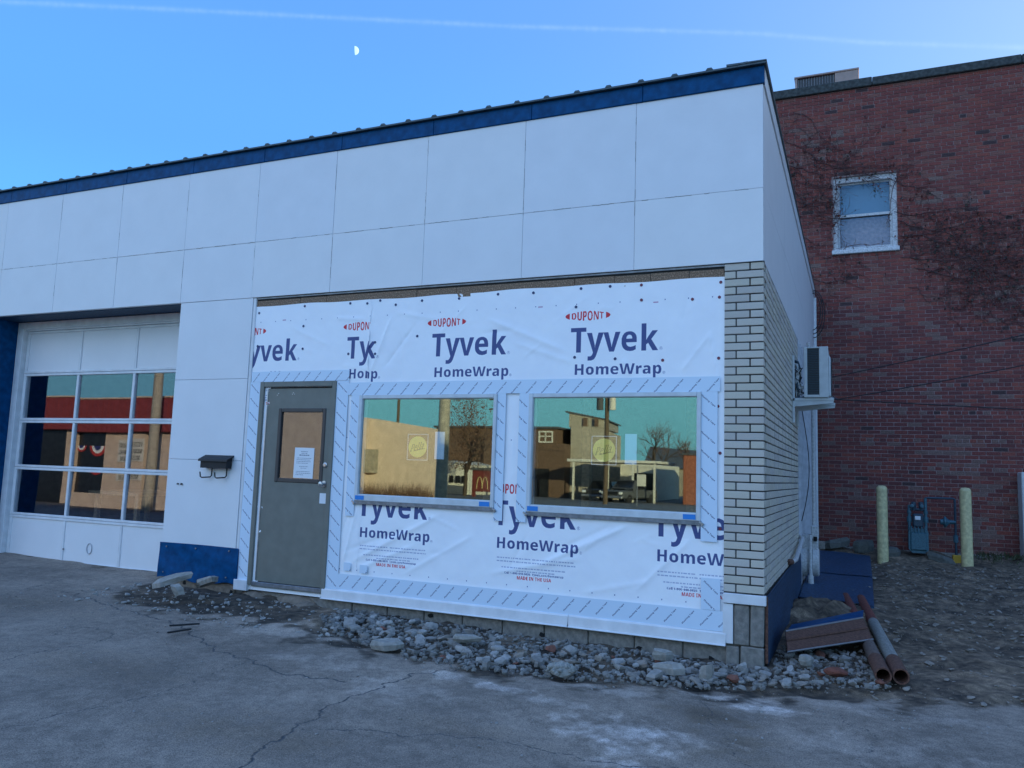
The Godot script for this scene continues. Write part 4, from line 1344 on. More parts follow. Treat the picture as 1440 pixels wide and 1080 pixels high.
func rock(g: Geo, at: Vector3, half: Vector3, cuts := 9, keep := 0.6, turn := Basis()) -> void:   # a lump broken off along flat faces
	if ball.is_empty():
		ball = ico()
	var p: Array = ball[0].duplicate()
	for k in cuts:
		var d := Vector3(rng.randfn(), rng.randfn(), rng.randfn()).normalized()
		var far := keep + rng.randf() * (1.0 - keep) * 0.7
		for i in p.size():
			var q: Vector3 = p[i]
			var over := q.dot(d) - far
			if over > 0.0:
				p[i] = q - d * over
	for i in p.size():
		p[i] = at + turn * ((p[i] + Vector3(rng.randf(), rng.randf(), rng.randf()) * 0.03) * half)
	for f in ball[1]:
		var a: Vector3 = p[f[0]]; var b: Vector3 = p[f[1]]; var c: Vector3 = p[f[2]]
		if (b - a).cross(c - a).length_squared() > 1e-14:
			g.face([a, b, c], (a + b + c) / 3.0 - at)

func shard(g: Geo, at: Vector3, half: Vector3, turn := Basis()) -> void:   # a broken plate: a ragged outline with a smaller, skewed top
	var n := rng.randi_range(5, 7)
	var low := []; var mid := []; var top := []
	var skew := Vector3(rng.randf_range(-0.15, 0.15), 0, rng.randf_range(-0.15, 0.15))
	var tilt := Vector2(rng.randf_range(-0.3, 0.3), rng.randf_range(-0.3, 0.3))
	for k in n:
		var a := TAU * (k + rng.randf_range(-0.28, 0.28)) / n
		var r := rng.randf_range(0.72, 1.1)
		var d := Vector3(cos(a) * r, 0, sin(a) * r)
		low.append(d * rng.randf_range(0.75, 0.95) + Vector3(0, -1, 0) + skew)
		mid.append(d + Vector3(0, rng.randf_range(-0.1, 0.5), 0))
		top.append(d * rng.randf_range(0.74, 0.92) + Vector3(0, 1.0 + tilt.dot(Vector2(d.x, d.z)), 0) - skew)
	var move := func(p: Vector3) -> Vector3: return at + turn * (p * half)
	var rings := [low, mid, top]
	for w in rings:
		for k in n:
			w[k] = move.call(w[k])
	for w in 2:
		for k in n:
			var a: Vector3 = rings[w][k]; var b: Vector3 = rings[w][(k + 1) % n]; var c: Vector3 = rings[w + 1][(k + 1) % n]; var d: Vector3 = rings[w + 1][k]
			var out := (a + b + c + d) / 4.0 - at
			g.face([a, b, c], out); g.face([a, c, d], out)
	g.face(top, turn * Vector3.UP); g.face(low, turn * Vector3.DOWN)

func spin() -> Basis:
	return Basis(Vector3.UP, rng.randf() * TAU) * Basis(Vector3.RIGHT, rng.randf_range(-0.5, 0.5)) * Basis(Vector3.BACK, rng.randf_range(-0.4, 0.4))

func make_rubble() -> void:
	var greys := [Color(0.40, 0.37, 0.33), Color(0.30, 0.28, 0.25), Color(0.48, 0.45, 0.41), Color(0.35, 0.30, 0.25), Color(0.25, 0.235, 0.215)]
	var variants := []
	for i in 14:
		var g := Geo.new()
		g.col = greys[i % 5]
		if i % 7 == 3:
			rock(g, Vector3.ZERO, Vector3(1.15, rng.randf_range(0.50, 0.80), rng.randf_range(0.65, 1.05)), 8, 0.30)
		else:
			shard(g, Vector3.ZERO, Vector3(1.1, rng.randf_range(0.20, 0.48), rng.randf_range(0.5, 1.0)))
		variants.append(g.mesh(Vector3.ZERO, M.rubble))
	for i in 2:
		var g := Geo.new()
		g.col = Color(0.26, 0.105, 0.07)
		rock(g, Vector3.ZERO, Vector3(1.0, 0.6, 0.8), 9, 0.5)
		variants.append(g.mesh(Vector3.ZERO, M.rubble))
	var reach := func(x: float) -> float:   # how far the rubble strip lies out from the wall
		var rows := [[-4.0, 0.25], [-3.6, 0.72], [-3.0, 1.0], [-2.5, 1.16], [-2.0, 1.22], [-1.4, 1.10], [-0.8, 0.90], [-0.3, 0.72], [0.2, 0.5], [0.6, 0.25], [0.95, 0.1]]
		for q in range(1, rows.size()):
			if x < rows[q][0]:
				return lerpf(rows[q - 1][1], rows[q][1], (x - rows[q - 1][0]) / (rows[q][0] - rows[q - 1][0]))
		return 0.1
	# chunks one can pick out
	var spots := []
	var tries := 0
	while spots.size() < 292 and tries < 16000:
		tries += 1
		var x := rng.randf_range(-3.75, 0.9)
		var r: float = reach.call(x)
		var z: float = r * (0.08 + 0.92 * sqrt(rng.randf()))
		if x > 0.05:
			z = rng.randf_range(-0.75, r)
		var size := 0.024 + 0.042 * pow(rng.randf(), 2.0)
		var ok := true
		for s in spots:
			if Vector2(s[0] - x, s[1] - z).length() < (s[2] + size) * 0.62:
				ok = false
				break
		if ok:
			spots.append([x, z, size])
	for s in spots:
		var pile := 0.03 * exp(-pow((s[1] - 0.45) / 0.4, 2.0)) * rng.randf()
		var o := MeshInstance3D.new()
		var kind := rng.randi() % 14 if rng.randf() > 0.05 else 14 + rng.randi() % 2
		o.name = numbered("concrete_chunk" if kind < 14 else "brick_piece")
		o.mesh = variants[kind]
		o.transform = Transform3D(spin() * Basis.from_scale(Vector3.ONE * s[2]), Vector3(s[0], gh(s[0], s[1]) + s[2] * 0.25 + pile, s[1]))
		add_child(o)
		var tone: String = ["grey", "dark grey", "pale grey", "brownish grey", "blackish grey"][kind % 5] + " concrete chunk" if kind < 14 else "red brick piece"
		var size_word: String = "small" if s[2] < 0.03 else "fist sized" if s[2] < 0.045 else "large"
		var where: String = "left of the left window" if s[0] < -3.5 else "under left window's left half" if s[0] < -3.1 else "under left window's right half" if s[0] < -2.4 else "under the gap between windows" if s[0] < -2.05 else "under right window's left half" if s[0] < -1.3 else "under right window's right half" if s[0] < -0.5 else "before the brick corner" if s[0] < 0.05 else "beside the blue skirting"
		var deep: float = s[1] / maxf(0.1, reach.call(s[0]))
		var row: String = "against the wall" if deep < 0.4 else "in mid rubble" if deep < 0.75 else "at the outer edge"
		tag(o, "%s %s %s, %s" % [size_word, tone, row, where], "concrete chunk" if kind < 14 else "brick piece", "broken chunks along the foundation")
	# pieces that stand out
	for q in [["rough_lump", -1.30, 1.13, 0.05, Vector3(0.125, 0.055, 0.08), 0.3, "pale rough lump of knobbly aggregate lying in front of the rubble strip"], ["concrete_slab", -2.76, 1.13, 0.045, Vector3(0.14, 0.03, 0.09), 0.5, "large flat concrete slab at the left front of the rubble strip"], ["concrete_slab", -2.28, 0.72, 0.075, Vector3(0.15, 0.025, 0.07), 0.1, "flat slab lying on the rubble below the left window"], ["concrete_slab", -0.62, 0.66, 0.06, Vector3(0.12, 0.035, 0.06), -0.1, "block-shaped concrete piece in the rubble left of the brick corner"], ["concrete_slab", -0.72, 0.42, 0.09, Vector3(0.09, 0.035, 0.06), 0.2, "pale wedge of concrete against the blocks left of the corner"], ["concrete_slab", -0.34, 0.66, 0.06, Vector3(0.06, 0.065, 0.045), 0.9, "upright splinter of concrete near the brick corner"], ["concrete_slab", -5.62, 0.62, 0.20, Vector3(0.21, 0.035, 0.15), 0.2, "tilted concrete slab below the navy plate, left of two"], ["concrete_slab", -5.28, 0.52, 0.20, Vector3(0.22, 0.035, 0.13), -0.55, "tilted concrete slab below the navy plate, right of two"], ["concrete_slab", -5.42, 0.75, 0.13, Vector3(0.06, 0.05, 0.05), 0.4, "small concrete block in front of the two tilted slabs"], ["concrete_slab", 0.30, -0.14, 0.07, Vector3(0.07, 0.035, 0.05), 0.7, "pale concrete lump below the rusty channel"]]:
		var g := Geo.new()
		g.col = Color(0.44, 0.41, 0.36) if q[0] == "concrete_slab" else Color(0.40, 0.385, 0.34)
		var at := Vector3(q[1], gh(q[1], q[2]) + q[3], q[2])
		var tilt := Basis(Vector3.UP, q[5]) * Basis(Vector3.BACK, 0.28 if q[1] < -5.2 else 0.06) * Basis(Vector3.RIGHT, 0.12)
		if q[0] == "concrete_slab":
			shard(g, at, q[4], tilt)
		else:
			rock(g, at, q[4], 14, 0.62, tilt)
		if q[0] == "rough_lump":
			for k in 70:
				var d := Vector3(rng.randfn(), absf(rng.randfn()), rng.randfn()).normalized()
				rock(g, at + tilt * (d * q[4] * 0.80), Vector3.ONE * rng.randf_range(0.008, 0.02), 4, 0.7)
		single(q[0], g, M.rubble, q[6], "concrete piece", Vector3(at.x, gh(at.x, at.z), at.z))
	var heap := Geo.new()
	heap.col = Color(0.26, 0.09, 0.055)
	rock(heap, Vector3(0.52, 0.05, 0.06), Vector3(0.10, 0.04, 0.06), 8, 0.6, Basis(Vector3.UP, 0.5))
	single("brick_fragment", heap, M.rubble, "red brick fragment in the rubble beside the pale pipes", "brick fragment", Vector3(0.52, 0.0, 0.06))
	# crumbs and pebbles nobody could count
	var far_more := [[1300, 0], [1000, 1], [5000, 2], [380, 3], [1300, 4]]
	for q in far_more:
		var mm := MultiMesh.new()
		mm.transform_format = MultiMesh.TRANSFORM_3D
		mm.mesh = variants[[1, 4, 3, 2, 0][q[1]]]
		mm.instance_count = q[0]
		for i in q[0]:
			var x: float; var z: float; var s: float; var lift := 0.0
			if q[1] in [0, 1]:
				x = rng.randf_range(-3.9, 0.9)
				var r: float = reach.call(x)
				z = (r + 0.12) * (0.05 + 0.95 * rng.randf())
				if x > 0.05:
					z = rng.randf_range(-0.9, r + 0.1)
				s = rng.randf_range(0.008, 0.030)
				lift = 0.018 * exp(-pow((z - 0.4) / 0.35, 2.0)) * rng.randf()
			elif q[1] == 2:
				x = rng.randf_range(0.1, 4.4); z = rng.randf_range(-8.2, 0.5)
				s = 0.004 + 0.028 * pow(rng.randf(), 4.0)
			elif q[1] == 3:
				x = rng.randf_range(-6.6, -3.4); z = rng.randf_range(0.1, 1.2)
				s = 0.005 + 0.026 * pow(rng.randf(), 3.0)
			else:
				x = rng.randf_range(-7.0, 3.5); z = rng.randf_range(0.6, 3.2) if rng.randf() < 0.4 else 0.7 + absf(rng.randfn(0.0, 0.5))
				s = 0.003 + 0.008 * pow(rng.randf(), 3.0)
			mm.set_instance_transform(i, Transform3D(spin() * Basis.from_scale(Vector3.ONE * s), Vector3(x, gh(x, z) + s * 0.3 + lift, z)))
		var o := MultiMeshInstance3D.new()
		o.name = numbered("gravel")
		o.multimesh = mm
		o.set_meta("kind", "stuff")
		add_child(o)
		tag(o, ["fine grey rubble crumbs between the chunks along the foundation", "darker rubble crumbs between the chunks along the foundation", "small stones scattered over the bare dirt beside the red building", "crumbs of concrete on the bare soil below door and navy plate", "fine grit scattered over the old concrete lot"][q[1]], "gravel")
	var bar := Geo.new()
	bar.box(Vector3(-4.55, gh(-4.55, 1.49) + 0.035, 1.49), Vector3(0.24, 0.014, 0.02), 0.003, Basis(Vector3.UP, 0.95))
	bar.box(Vector3(-4.43, gh(-4.43, 1.66) + 0.03, 1.66), Vector3(0.21, 0.014, 0.02), 0.003, Basis(Vector3.UP, 1.35))
	single("metal_scrap", bar, M.black_metal, "two thin black metal strips lying on the concrete left of the door", "metal scrap", Vector3(-4.5, gh(-4.5, 1.5), 1.5))

# ---------- the red brick building ----------
const RZ := -8.6

func make_red_building() -> void:
	var b := thing("red_brick_building", Vector3(4.0, 0.2, RZ - 5.0), "tall red brick building with one vine-covered window behind the garage", "building")
	var ybase := 0.36; var ytop := 8.80
	var core := Geo.new()
	# body with the window opening left out
	var wx0 := 0.385; var wx1 := 1.45; var wy0 := 5.665; var wy1 := 7.105
	core.span(Vector3(-6.0, 0.0, RZ - 14.0), Vector3(24.0, ytop, RZ - 0.30))
	for q in [[-6.0, -0.3, wx0, ytop], [wx1, -0.3, 24.0, ytop], [wx0, -0.3, wx1, wy0], [wx0, wy1, wx1, ytop]]:
		core.span(Vector3(q[0], q[1], RZ - 0.30), Vector3(q[2], q[3], RZ - 0.008))
	var wall := part("brick_wall", core, M.red_mortar, b)
	var rows := 123
	var ch := (ytop - 0.02 - ybase) / rows
	var f := FastNoiseLite.new(); f.seed = 12; f.frequency = 0.35; f.fractal_octaves = 3
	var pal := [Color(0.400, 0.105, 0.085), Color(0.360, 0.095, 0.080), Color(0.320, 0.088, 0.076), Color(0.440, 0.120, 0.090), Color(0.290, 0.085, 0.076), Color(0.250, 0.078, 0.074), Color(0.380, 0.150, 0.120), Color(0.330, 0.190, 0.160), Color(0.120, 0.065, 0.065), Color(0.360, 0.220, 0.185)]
	var spots := []
	for r in rows:
		var y := ybase + (r + 0.5) * ch
		var header := r % 7 == 6
		var l := 0.106 if header else 0.213
		var x := -2.4 - (0.0 if r % 2 == 0 else 0.1065)
		while x < 6.4:
			var x1 := x + l
			var a := x; var e := x1
			if y > wy0 - 0.02 and y < wy1 + 0.04 and e > wx0 and a < wx1:
				if a < wx0 and e - a > 0.05:
					e = wx0
				elif e > wx1:
					a = wx1
				else:
					x = x1
					continue
			if e - a > 0.03:
				var n := f.get_noise_2d(x * 0.8, y * 1.6)
				var k := rng.randf()
				var t: int
				if n > 0.22 and k < 0.55:
					t = [6, 7, 6, 9, 2][rng.randi() % 5]
				elif k < 0.015:
					t = 8
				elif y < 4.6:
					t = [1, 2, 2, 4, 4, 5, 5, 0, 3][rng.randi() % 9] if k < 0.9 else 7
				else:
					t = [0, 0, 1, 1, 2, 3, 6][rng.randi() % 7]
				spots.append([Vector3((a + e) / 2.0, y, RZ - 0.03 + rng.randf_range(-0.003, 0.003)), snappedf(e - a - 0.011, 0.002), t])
			x = x1
	var eye := Vector3(0.66, 1.48, 6.69)
	spots.sort_custom(func(p, q): return (p[0] as Vector3).distance_squared_to(eye + Vector3(1.2, 1.0, 0)) < (q[0] as Vector3).distance_squared_to(eye + Vector3(1.2, 1.0, 0)))
	var cache := {}
	var rest := Geo.new()
	var made := 0
	for s in spots:
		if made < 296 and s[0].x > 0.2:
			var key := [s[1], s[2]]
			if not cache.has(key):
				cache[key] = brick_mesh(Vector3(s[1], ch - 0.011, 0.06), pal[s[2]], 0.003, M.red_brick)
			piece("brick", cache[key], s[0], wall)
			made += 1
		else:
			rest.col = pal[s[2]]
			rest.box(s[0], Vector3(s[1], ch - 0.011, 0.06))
	part("brick", rest, M.red_brick, wall).set_meta("kind", "stuff")
	var foot := Geo.new()
	foot.span(Vector3(-6.0, -0.3, RZ - 0.1), Vector3(24.0, ybase - 0.003, RZ + 0.025), 0.01)
	part("foundation", foot, M.block, b)
	var x := -6.0
	while x < 24.0:   # coping in lengths
		var g := Geo.new()
		g.span(Vector3(x + 0.003, ytop - 0.01, RZ - 0.36), Vector3(x + 2.357, ytop + 0.155 + rng.randf_range(-0.006, 0.006), RZ + 0.055), 0.012)
		part("coping", g, M.coping, b)
		x += 2.36
	# the window: brick-moulded frame, two sashes
	var w := Geo.new()
	ring(w, Vector2(wx0 - 0.01, wy0), Vector2(wx1 + 0.01, wy1), [0.085, 0.085, 0.105, 0.085], RZ - 0.16, RZ - 0.035, 0.008)
	w.span(Vector3(wx0 - 0.03, wy0 - 0.03, RZ - 0.1), Vector3(wx1 + 0.03, wy0 + 0.05, RZ + 0.045), 0.01)
	var win := part("window", w, M.old_white, b)
	var mid := 6.36
	for q in [[mid - 0.005, wy1 - 0.10, RZ - 0.085, "upper"], [wy0 + 0.08, mid + 0.045, RZ - 0.12, "lower"]]:
		var g := Geo.new()
		ring(g, Vector2(wx0 + 0.072, q[0]), Vector2(wx1 - 0.072, q[1]), [0.04, 0.04, 0.035, 0.05], q[2] - 0.03, q[2], 0.004)
		part("sash", g, M.old_white, win)
		var p := Geo.new()
		p.span(Vector3(wx0 + 0.105, q[0] + 0.045, q[2] - 0.018), Vector3(wx1 - 0.105, q[1] - 0.03, q[2] - 0.014))
		part("pane", p, M.pane_sky, win)
	var blind := Geo.new()
	blind.span(Vector3(wx0 + 0.08, 6.40, RZ - 0.26), Vector3(wx1 - 0.08, wy1 - 0.05, RZ - 0.24))
	part("blind", blind, M.blind, win)
	# the cooler on the roof
	var u := thing("roof_air_unit", Vector3(0.35, ytop + 0.1, RZ - 1.4), "pinkish tan air unit with wire mesh front on red building's roof edge", "air conditioner")
	var case := Geo.new()
	case.span(Vector3(-0.32, 8.7, RZ - 2.0), Vector3(-0.275, 9.62, RZ - 0.9), 0.006); case.span(Vector3(0.43, 8.7, RZ - 2.0), Vector3(0.86, 9.62, RZ - 0.9), 0.006)
	case.span(Vector3(-0.335, 9.62, RZ - 2.02), Vector3(0.875, 9.655, RZ - 0.885), 0.006); case.span(Vector3(-0.275, 8.7, RZ - 2.0), Vector3(0.43, 9.62, RZ - 1.2))
	part("case", case, M.unit, u)
	var mesh_g := Geo.new()
	mesh_g.span(Vector3(-0.27, 8.75, RZ - 1.0), Vector3(0.425, 9.60, RZ - 0.93), 0.0)
	part("mesh_front", mesh_g, M.coil, u)
	for k in 14:
		var g := Geo.new()
		g.span(Vector3(-0.262 + k * 0.051, 8.75, RZ - 0.929), Vector3(-0.256 + k * 0.051, 9.60, RZ - 0.918))
		part("wire", g, M.tin, u)
	var knob := Geo.new()
	knob.lathe(Vector3(0.77, 9.17, RZ - 0.905), Vector3.BACK, [[0, 0.03], [0.02, 0.03], [0.02, 0]], 10)
	part("port", knob, M.hole_shade, u)
	make_vine()

func make_vine() -> void:
	var o := thing("climbing_vine", Vector3(0.8, 0.3, RZ + 0.02), "mostly bare dark creeper spread over the red wall and round its window", "vine")
	var r := RandomNumberGenerator.new(); r.seed = 44
	var stems := Geo.new()
	var leaves := []
	var runs := []
	# [start, heading in degrees, length, how much it wanders, side shoots]
	for q in [[-0.45, 7.95, -42, 2.4, 0.25, 26], [-0.5, 7.7, -32, 2.3, 0.3, 26], [-0.3, 8.5, -50, 1.6, 0.3, 18], [-0.5, 7.2, -20, 1.6, 0.3, 18], [-0.5, 6.9, -10, 1.3, 0.3, 18], [-0.5, 6.5, -5, 1.2, 0.3, 14], [-0.5, 6.1, 0, 1.1, 0.3, 14], [-0.4, 5.5, -5, 1.5, 0.3, 14], [-0.4, 7.45, -25, 2.0, 0.4, 24],
		[0.4, 7.3, -8, 1.1, 0.2, 16], [1.5, 7.15, -100, 1.5, 0.15, 12], [0.42, 7.2, -95, 1.5, 0.15, 12], [0.9, 7.15, -30, 1.9, 0.3, 14], [1.3, 7.0, -22, 1.4, 0.3, 12],
		[1.4, 6.35, -12, 2.4, 0.25, 24], [1.45, 6.2, -22, 2.3, 0.3, 26], [1.5, 5.9, -15, 2.3, 0.3, 24], [1.35, 5.65, 5, 2.6, 0.3, 22], [1.5, 5.5, -12, 2.2, 0.35, 26], [1.9, 5.2, -12, 1.9, 0.35, 26], [1.7, 5.3, -30, 1.2, 0.4, 18], [2.5, 5.5, -30, 1.5, 0.4, 22], [2.6, 5.1, -10, 1.2, 0.4, 22], [2.3, 5.9, -35, 1.6, 0.4, 18], [3.0, 5.3, -45, 1.0, 0.4, 18], [2.2, 5.0, -100, 0.7, 0.4, 10], [1.6, 4.95, -20, 0.9, 0.4, 8], [0.2, 5.6, 2, 1.6, 0.25, 16]]:
		runs.append([Vector2(q[0], q[1]), deg_to_rad(q[2]), q[3], q[4], int(q[5] * 0.5), 0.0075])
	var at := 0
	while at < runs.size():
		var q: Array = runs[at]
		at += 1
		var p: Vector2 = q[0]; var a: float = q[1]; var left: float = q[2]
		var pts := []; var rad := []
		var total: float = q[2]
		while left > 0.0:
			var out := 0.012
			if p.x > 0.44 and p.x < 1.39 and p.y > 5.73 and p.y < 7.0:
				out = 0.016
			if p.x > 0.52 and p.x < 1.31 and p.y > 5.80 and p.y < 6.98 and r.randf() < 0.30:
				break
			pts.append(Vector3(p.x, p.y, RZ + out + r.randf_range(0.0, 0.014)))
			rad.append(maxf(0.0022, q[5] * (0.35 + 0.65 * left / total)))
			a += r.randfn() * q[3]
			a = lerp_angle(a, q[1], 0.16)
			p += Vector2(cos(a), sin(a)) * 0.055
			left -= 0.055
			if q[4] > 0 and r.randf() < q[4] * 0.055 / total:
				var da := r.randf_range(0.5, 1.4) * (1.0 if r.randf() < 0.5 else -1.0)
				runs.append([p, a + da, r.randf_range(0.15, 0.65), 0.45, 5 if q[4] > 6 else 0, q[5] * 0.55])
			if r.randf() < 0.09:
				leaves.append(pts[pts.size() - 1] + Vector3(r.randfn() * 0.03, r.randfn() * 0.03, 0.012))
		if pts.size() > 2:
			stems.tube(pts, rad, 4, false)
	part("stem", stems, M.vine, o).set_meta("kind", "stuff")
	var leaf := Geo.new()
	leaf.face([Vector3(0, -1, 0), Vector3(0.7, -0.1, 0.2), Vector3(0.25, 0.9, 0.0), Vector3(0, 0.6, 0.25)], Vector3.BACK)
	leaf.face([Vector3(0, -1, 0), Vector3(-0.7, -0.05, 0.25), Vector3(-0.25, 0.9, 0.05), Vector3(0, 0.6, 0.25)], Vector3.BACK)
	var mm := MultiMesh.new()
	mm.transform_format = MultiMesh.TRANSFORM_3D; mm.use_colors = true
	mm.mesh = leaf.mesh(Vector3.ZERO, M.vine_leaf)
	mm.instance_count = leaves.size()
	for i in leaves.size():
		var s := r.randf_range(0.012, 0.034)
		var turn := Basis(Vector3.BACK, r.randf() * TAU) * Basis(Vector3.RIGHT, r.randf_range(-0.7, 0.7)) * Basis(Vector3.UP, r.randf_range(-0.7, 0.7))
		mm.set_instance_transform(i, Transform3D(turn * Basis.from_scale(Vector3.ONE * s), leaves[i] - o.position))
		var k := r.randf()
		mm.set_instance_color(i, [Color(0.05, 0.018, 0.018), Color(0.10, 0.022, 0.018), Color(0.03, 0.022, 0.02), Color(0.14, 0.03, 0.02), Color(0.04, 0.035, 0.025)][int(k * 4.99)])
	var lv := MultiMeshInstance3D.new()
	lv.name = "leaf"; lv.multimesh = mm
	lv.set_meta("kind", "stuff")
	o.add_child(lv)

# ---------- what stands and lies between the buildings ----------
func arc_cable(a: Vector3, b: Vector3, sag: float, n := 16) -> Array:
	var p := []
	for i in n + 1:
		var t := float(i) / n
		p.append(a.lerp(b, t) + Vector3(0, -4.0 * sag * t * (1.0 - t), 0))
	return p

func make_yard() -> void:
	# letter box
	var mb := thing("mailbox", Vector3(-5.73, 1.41, 0.0), "small black metal wall mailbox with two newspaper hooks left of the door", "mailbox")
	var box := Geo.new()
	box.prism([Vector3(-5.910, 1.405, 0.0), Vector3(-5.910, 1.405, 0.085), Vector3(-5.910, 1.495, 0.085), Vector3(-5.910, 1.530, 0.0)], Vector3(0.365, 0, 0))
	part("box", box, M.black_metal, mb)
	var lid := Geo.new()
	lid.prism([Vector3(-5.932, 1.548, -0.002), Vector3(-5.932, 1.540, 0.015), Vector3(-5.932, 1.500, 0.100), Vector3(-5.932, 1.478, 0.104), Vector3(-5.932, 1.490, 0.095), Vector3(-5.932, 1.530, 0.0)], Vector3(0.410, 0, 0))
	part("lid", lid, M.black_metal, mb)
	for x in [-5.800, -5.590]:
		var h := Geo.new()
		h.tube([Vector3(x, 1.41, 0.02), Vector3(x, 1.325, 0.022), Vector3(x - 0.01, 1.308, 0.03), Vector3(x - 0.085, 1.300, 0.075), Vector3(x - 0.10, 1.310, 0.082), Vector3(x - 0.108, 1.362, 0.085)], 0.0075, 6)
		part("hook", h, M.black_metal, mb)
	# split air conditioner on its bracket
	var ac := thing("wall_air_conditioner", Vector3(0.25, 2.37, -3.1), "white outdoor air conditioner on a bracket high on the brick side wall", "air conditioner")
	var z0 := -3.0; var z1 := -3.80
	var cs := Geo.new()
	cs.span(Vector3(0.150, 2.445, z0 - 0.02), Vector3(0.412, 3.035, z1), 0.012)
	ring(cs, Vector2(0.148, 2.443), Vector2(0.414, 3.037), [0.038, 0.10, 0.018, 0.032], z0 - 0.03, z0, 0.005)
	cs.span(Vector3(0.408, 2.46, z0 - 0.06), Vector3(0.436, 2.93, z1 + 0.03), 0.012)
	part("case", cs, M.ac_case, ac)
	var bk := Geo.new()
	bk.span(Vector3(0.186, 2.476, z0 - 0.022), Vector3(0.315, 3.02, z0 - 0.0185))
	part("coil", bk, M.grille, ac)
	for k in 26:
		var g := Geo.new()
		g.span(Vector3(0.186, 2.482 + k * 0.0205, z0 - 0.018), Vector3(0.315, 2.488 + k * 0.0205, z0 - 0.010))
		part("fin", g, M.gas_dark, ac)
	var fan := Geo.new()
	fan.lathe(Vector3(0.436, 2.70, -3.33), Vector3.RIGHT, [[-0.01, 0.0], [-0.01, 0.19], [0.006, 0.20], [0.008, 0.215], [0.0, 0.225]], 24)
	part("fan_guard", fan, M.grille, ac)
	for z in [-3.03, -3.68]:
		var br := Geo.new()
		br.span(Vector3(0.02, 2.405, z - 0.05), Vector3(0.470, 2.442, z), 0.004)
		br.prism([Vector3(0.02, 2.404, z - 0.004), Vector3(0.465, 2.404, z - 0.004), Vector3(0.465, 2.380, z - 0.004), Vector3(0.10, 2.345, z - 0.004), Vector3(0.02, 2.345, z - 0.004)], Vector3(0, 0, -0.03))
		br.span(Vector3(0.019, 2.15, z - 0.05), Vector3(0.045, 2.95, z), 0.003)
		part("bracket", br, M.ac_case, ac)
	for q in [[0.0, 2.86, 2.62, 0.02], [0.02, 2.80, 2.55, 0.015], [-0.02, 2.9, 2.5, 0.018]]:
		var hose := Geo.new()
		hose.tube([Vector3(0.02, q[1], -3.15 + q[0]), Vector3(0.07, q[1] - 0.02, -3.12 + q[0]), Vector3(0.10, q[1] - 0.12, -3.10), Vector3(0.07, q[2] + 0.05, -3.08 + q[0]), Vector3(0.09, q[2] - 0.06, -3.08), Vector3(0.16, q[2] - 0.04, -3.10)], q[3], 8)
		part("hose", hose, M.gas_dark if q[3] < 0.02 else M.ac_case, ac)
	for k in 9:
		var wz := Geo.new()
		var pts := []
		for i in 7:
			pts.append(Vector3(0.045 + 0.09 * rng.randf(), 2.46 + 0.05 * i + 0.04 * rng.randf(), -3.05 - 0.06 * rng.randf()))
		wz.tube(pts, 0.0045, 5)
		part("wire", wz, M.cable if k % 2 else M.ac_case, ac)
	# electric meter and conduits on the rear siding
	var em := thing("electric_meter", Vector3(0.12, 0.25, -4.6), "white electric meter and conduits mounted on the garage's side wall", "meter")
	var up := Geo.new()
	up.tube([Vector3(0.175, 0.86, -4.6), Vector3(0.175, 1.4, -4.6), Vector3(0.175, 2.40, -4.6), Vector3(0.15, 3.1, -4.6), Vector3(0.12, 3.35, -4.6)], 0.024, 10)
	part("conduit", up, M.meter_grey, em)
	var dn := Geo.new()
	dn.tube([Vector3(0.135, 0.78, -4.45), Vector3(0.137, 0.40, -4.43), Vector3(0.14, 0.26, -4.42), Vector3(0.14, 0.26, -4.42), Vector3(0.142, -0.05, -4.41)], [0.02, 0.02, 0.022, 0.036, 0.036], 10)
	part("conduit", dn, M.meter_grey, em)
	var mbx := Geo.new()
	mbx.span(Vector3(0.03, 0.56, -4.72), Vector3(0.225, 0.78, -4.54), 0.012); mbx.span(Vector3(0.14, 0.72, -4.70), Vector3(0.232, 0.90, -4.50), 0.012)
	part("junction_box", mbx, M.meter_grey, em)
	var drum := Geo.new()
	drum.lathe(Vector3(0.02, 0.42, -4.62), Vector3.RIGHT, [[0.0, 0.19], [0.07, 0.19], [0.075, 0.155], [0.13, 0.155], [0.14, 0.19], [0.20, 0.185], [0.215, 0.17], [0.218, 0.0]], 24)
	part("meter_drum", drum, M.meter_grey, em)
	var dark := Geo.new()
	dark.span(Vector3(0.17, 0.70, -4.495), Vector3(0.215, 0.76, -4.485), 0.003)  # solid black plate, coloured like the shade inside an opening
	part("opening", dark, M.hole_shade, em)
	var tagb := Geo.new()
	tagb.span(Vector3(0.215, 0.58, -4.86), Vector3(0.30, 0.68, -4.80), 0.004)
	part("small_box", tagb, M.block, em)
	var vp := Geo.new()
	vp.tube([Vector3(0.02, 0.62, -2.35), Vector3(0.055, 0.615, -2.40), Vector3(0.075, 0.625, -2.55), Vector3(0.07, 0.76, -3.9), Vector3(0.03, 0.79, -4.0)], 0.026, 10)
	var vent := single("vent_pipe", vp, M.meter_grey, "bent white pipe along the lower brick side wall", "pipe", Vector3(0.03, 0.62, -2.4))
	var rusty := Geo.new()
	rusty.tube([Vector3(0.01, 0.62, -2.25), Vector3(0.045, 0.617, -2.36)], 0.030, 10)
	part("rusty_elbow", rusty, M.rust, vent)
	var wire := Geo.new()
	var wp := []
	for i in 25:
		var t := i / 24.0
		wp.append(Vector3(0.05 + 0.12 * sin(t * PI) * (0.5 + 0.5 * t), lerpf(2.5, 0.97, t), -4.10 - 0.05 * sin(t * PI)))
	wire.tube(wp, 0.006, 6)
	single("loose_cable", wire, M.cable, "thin black cable looping loose beside the brick side wall", "cable", Vector3(0.05, 1.0, -4.1))
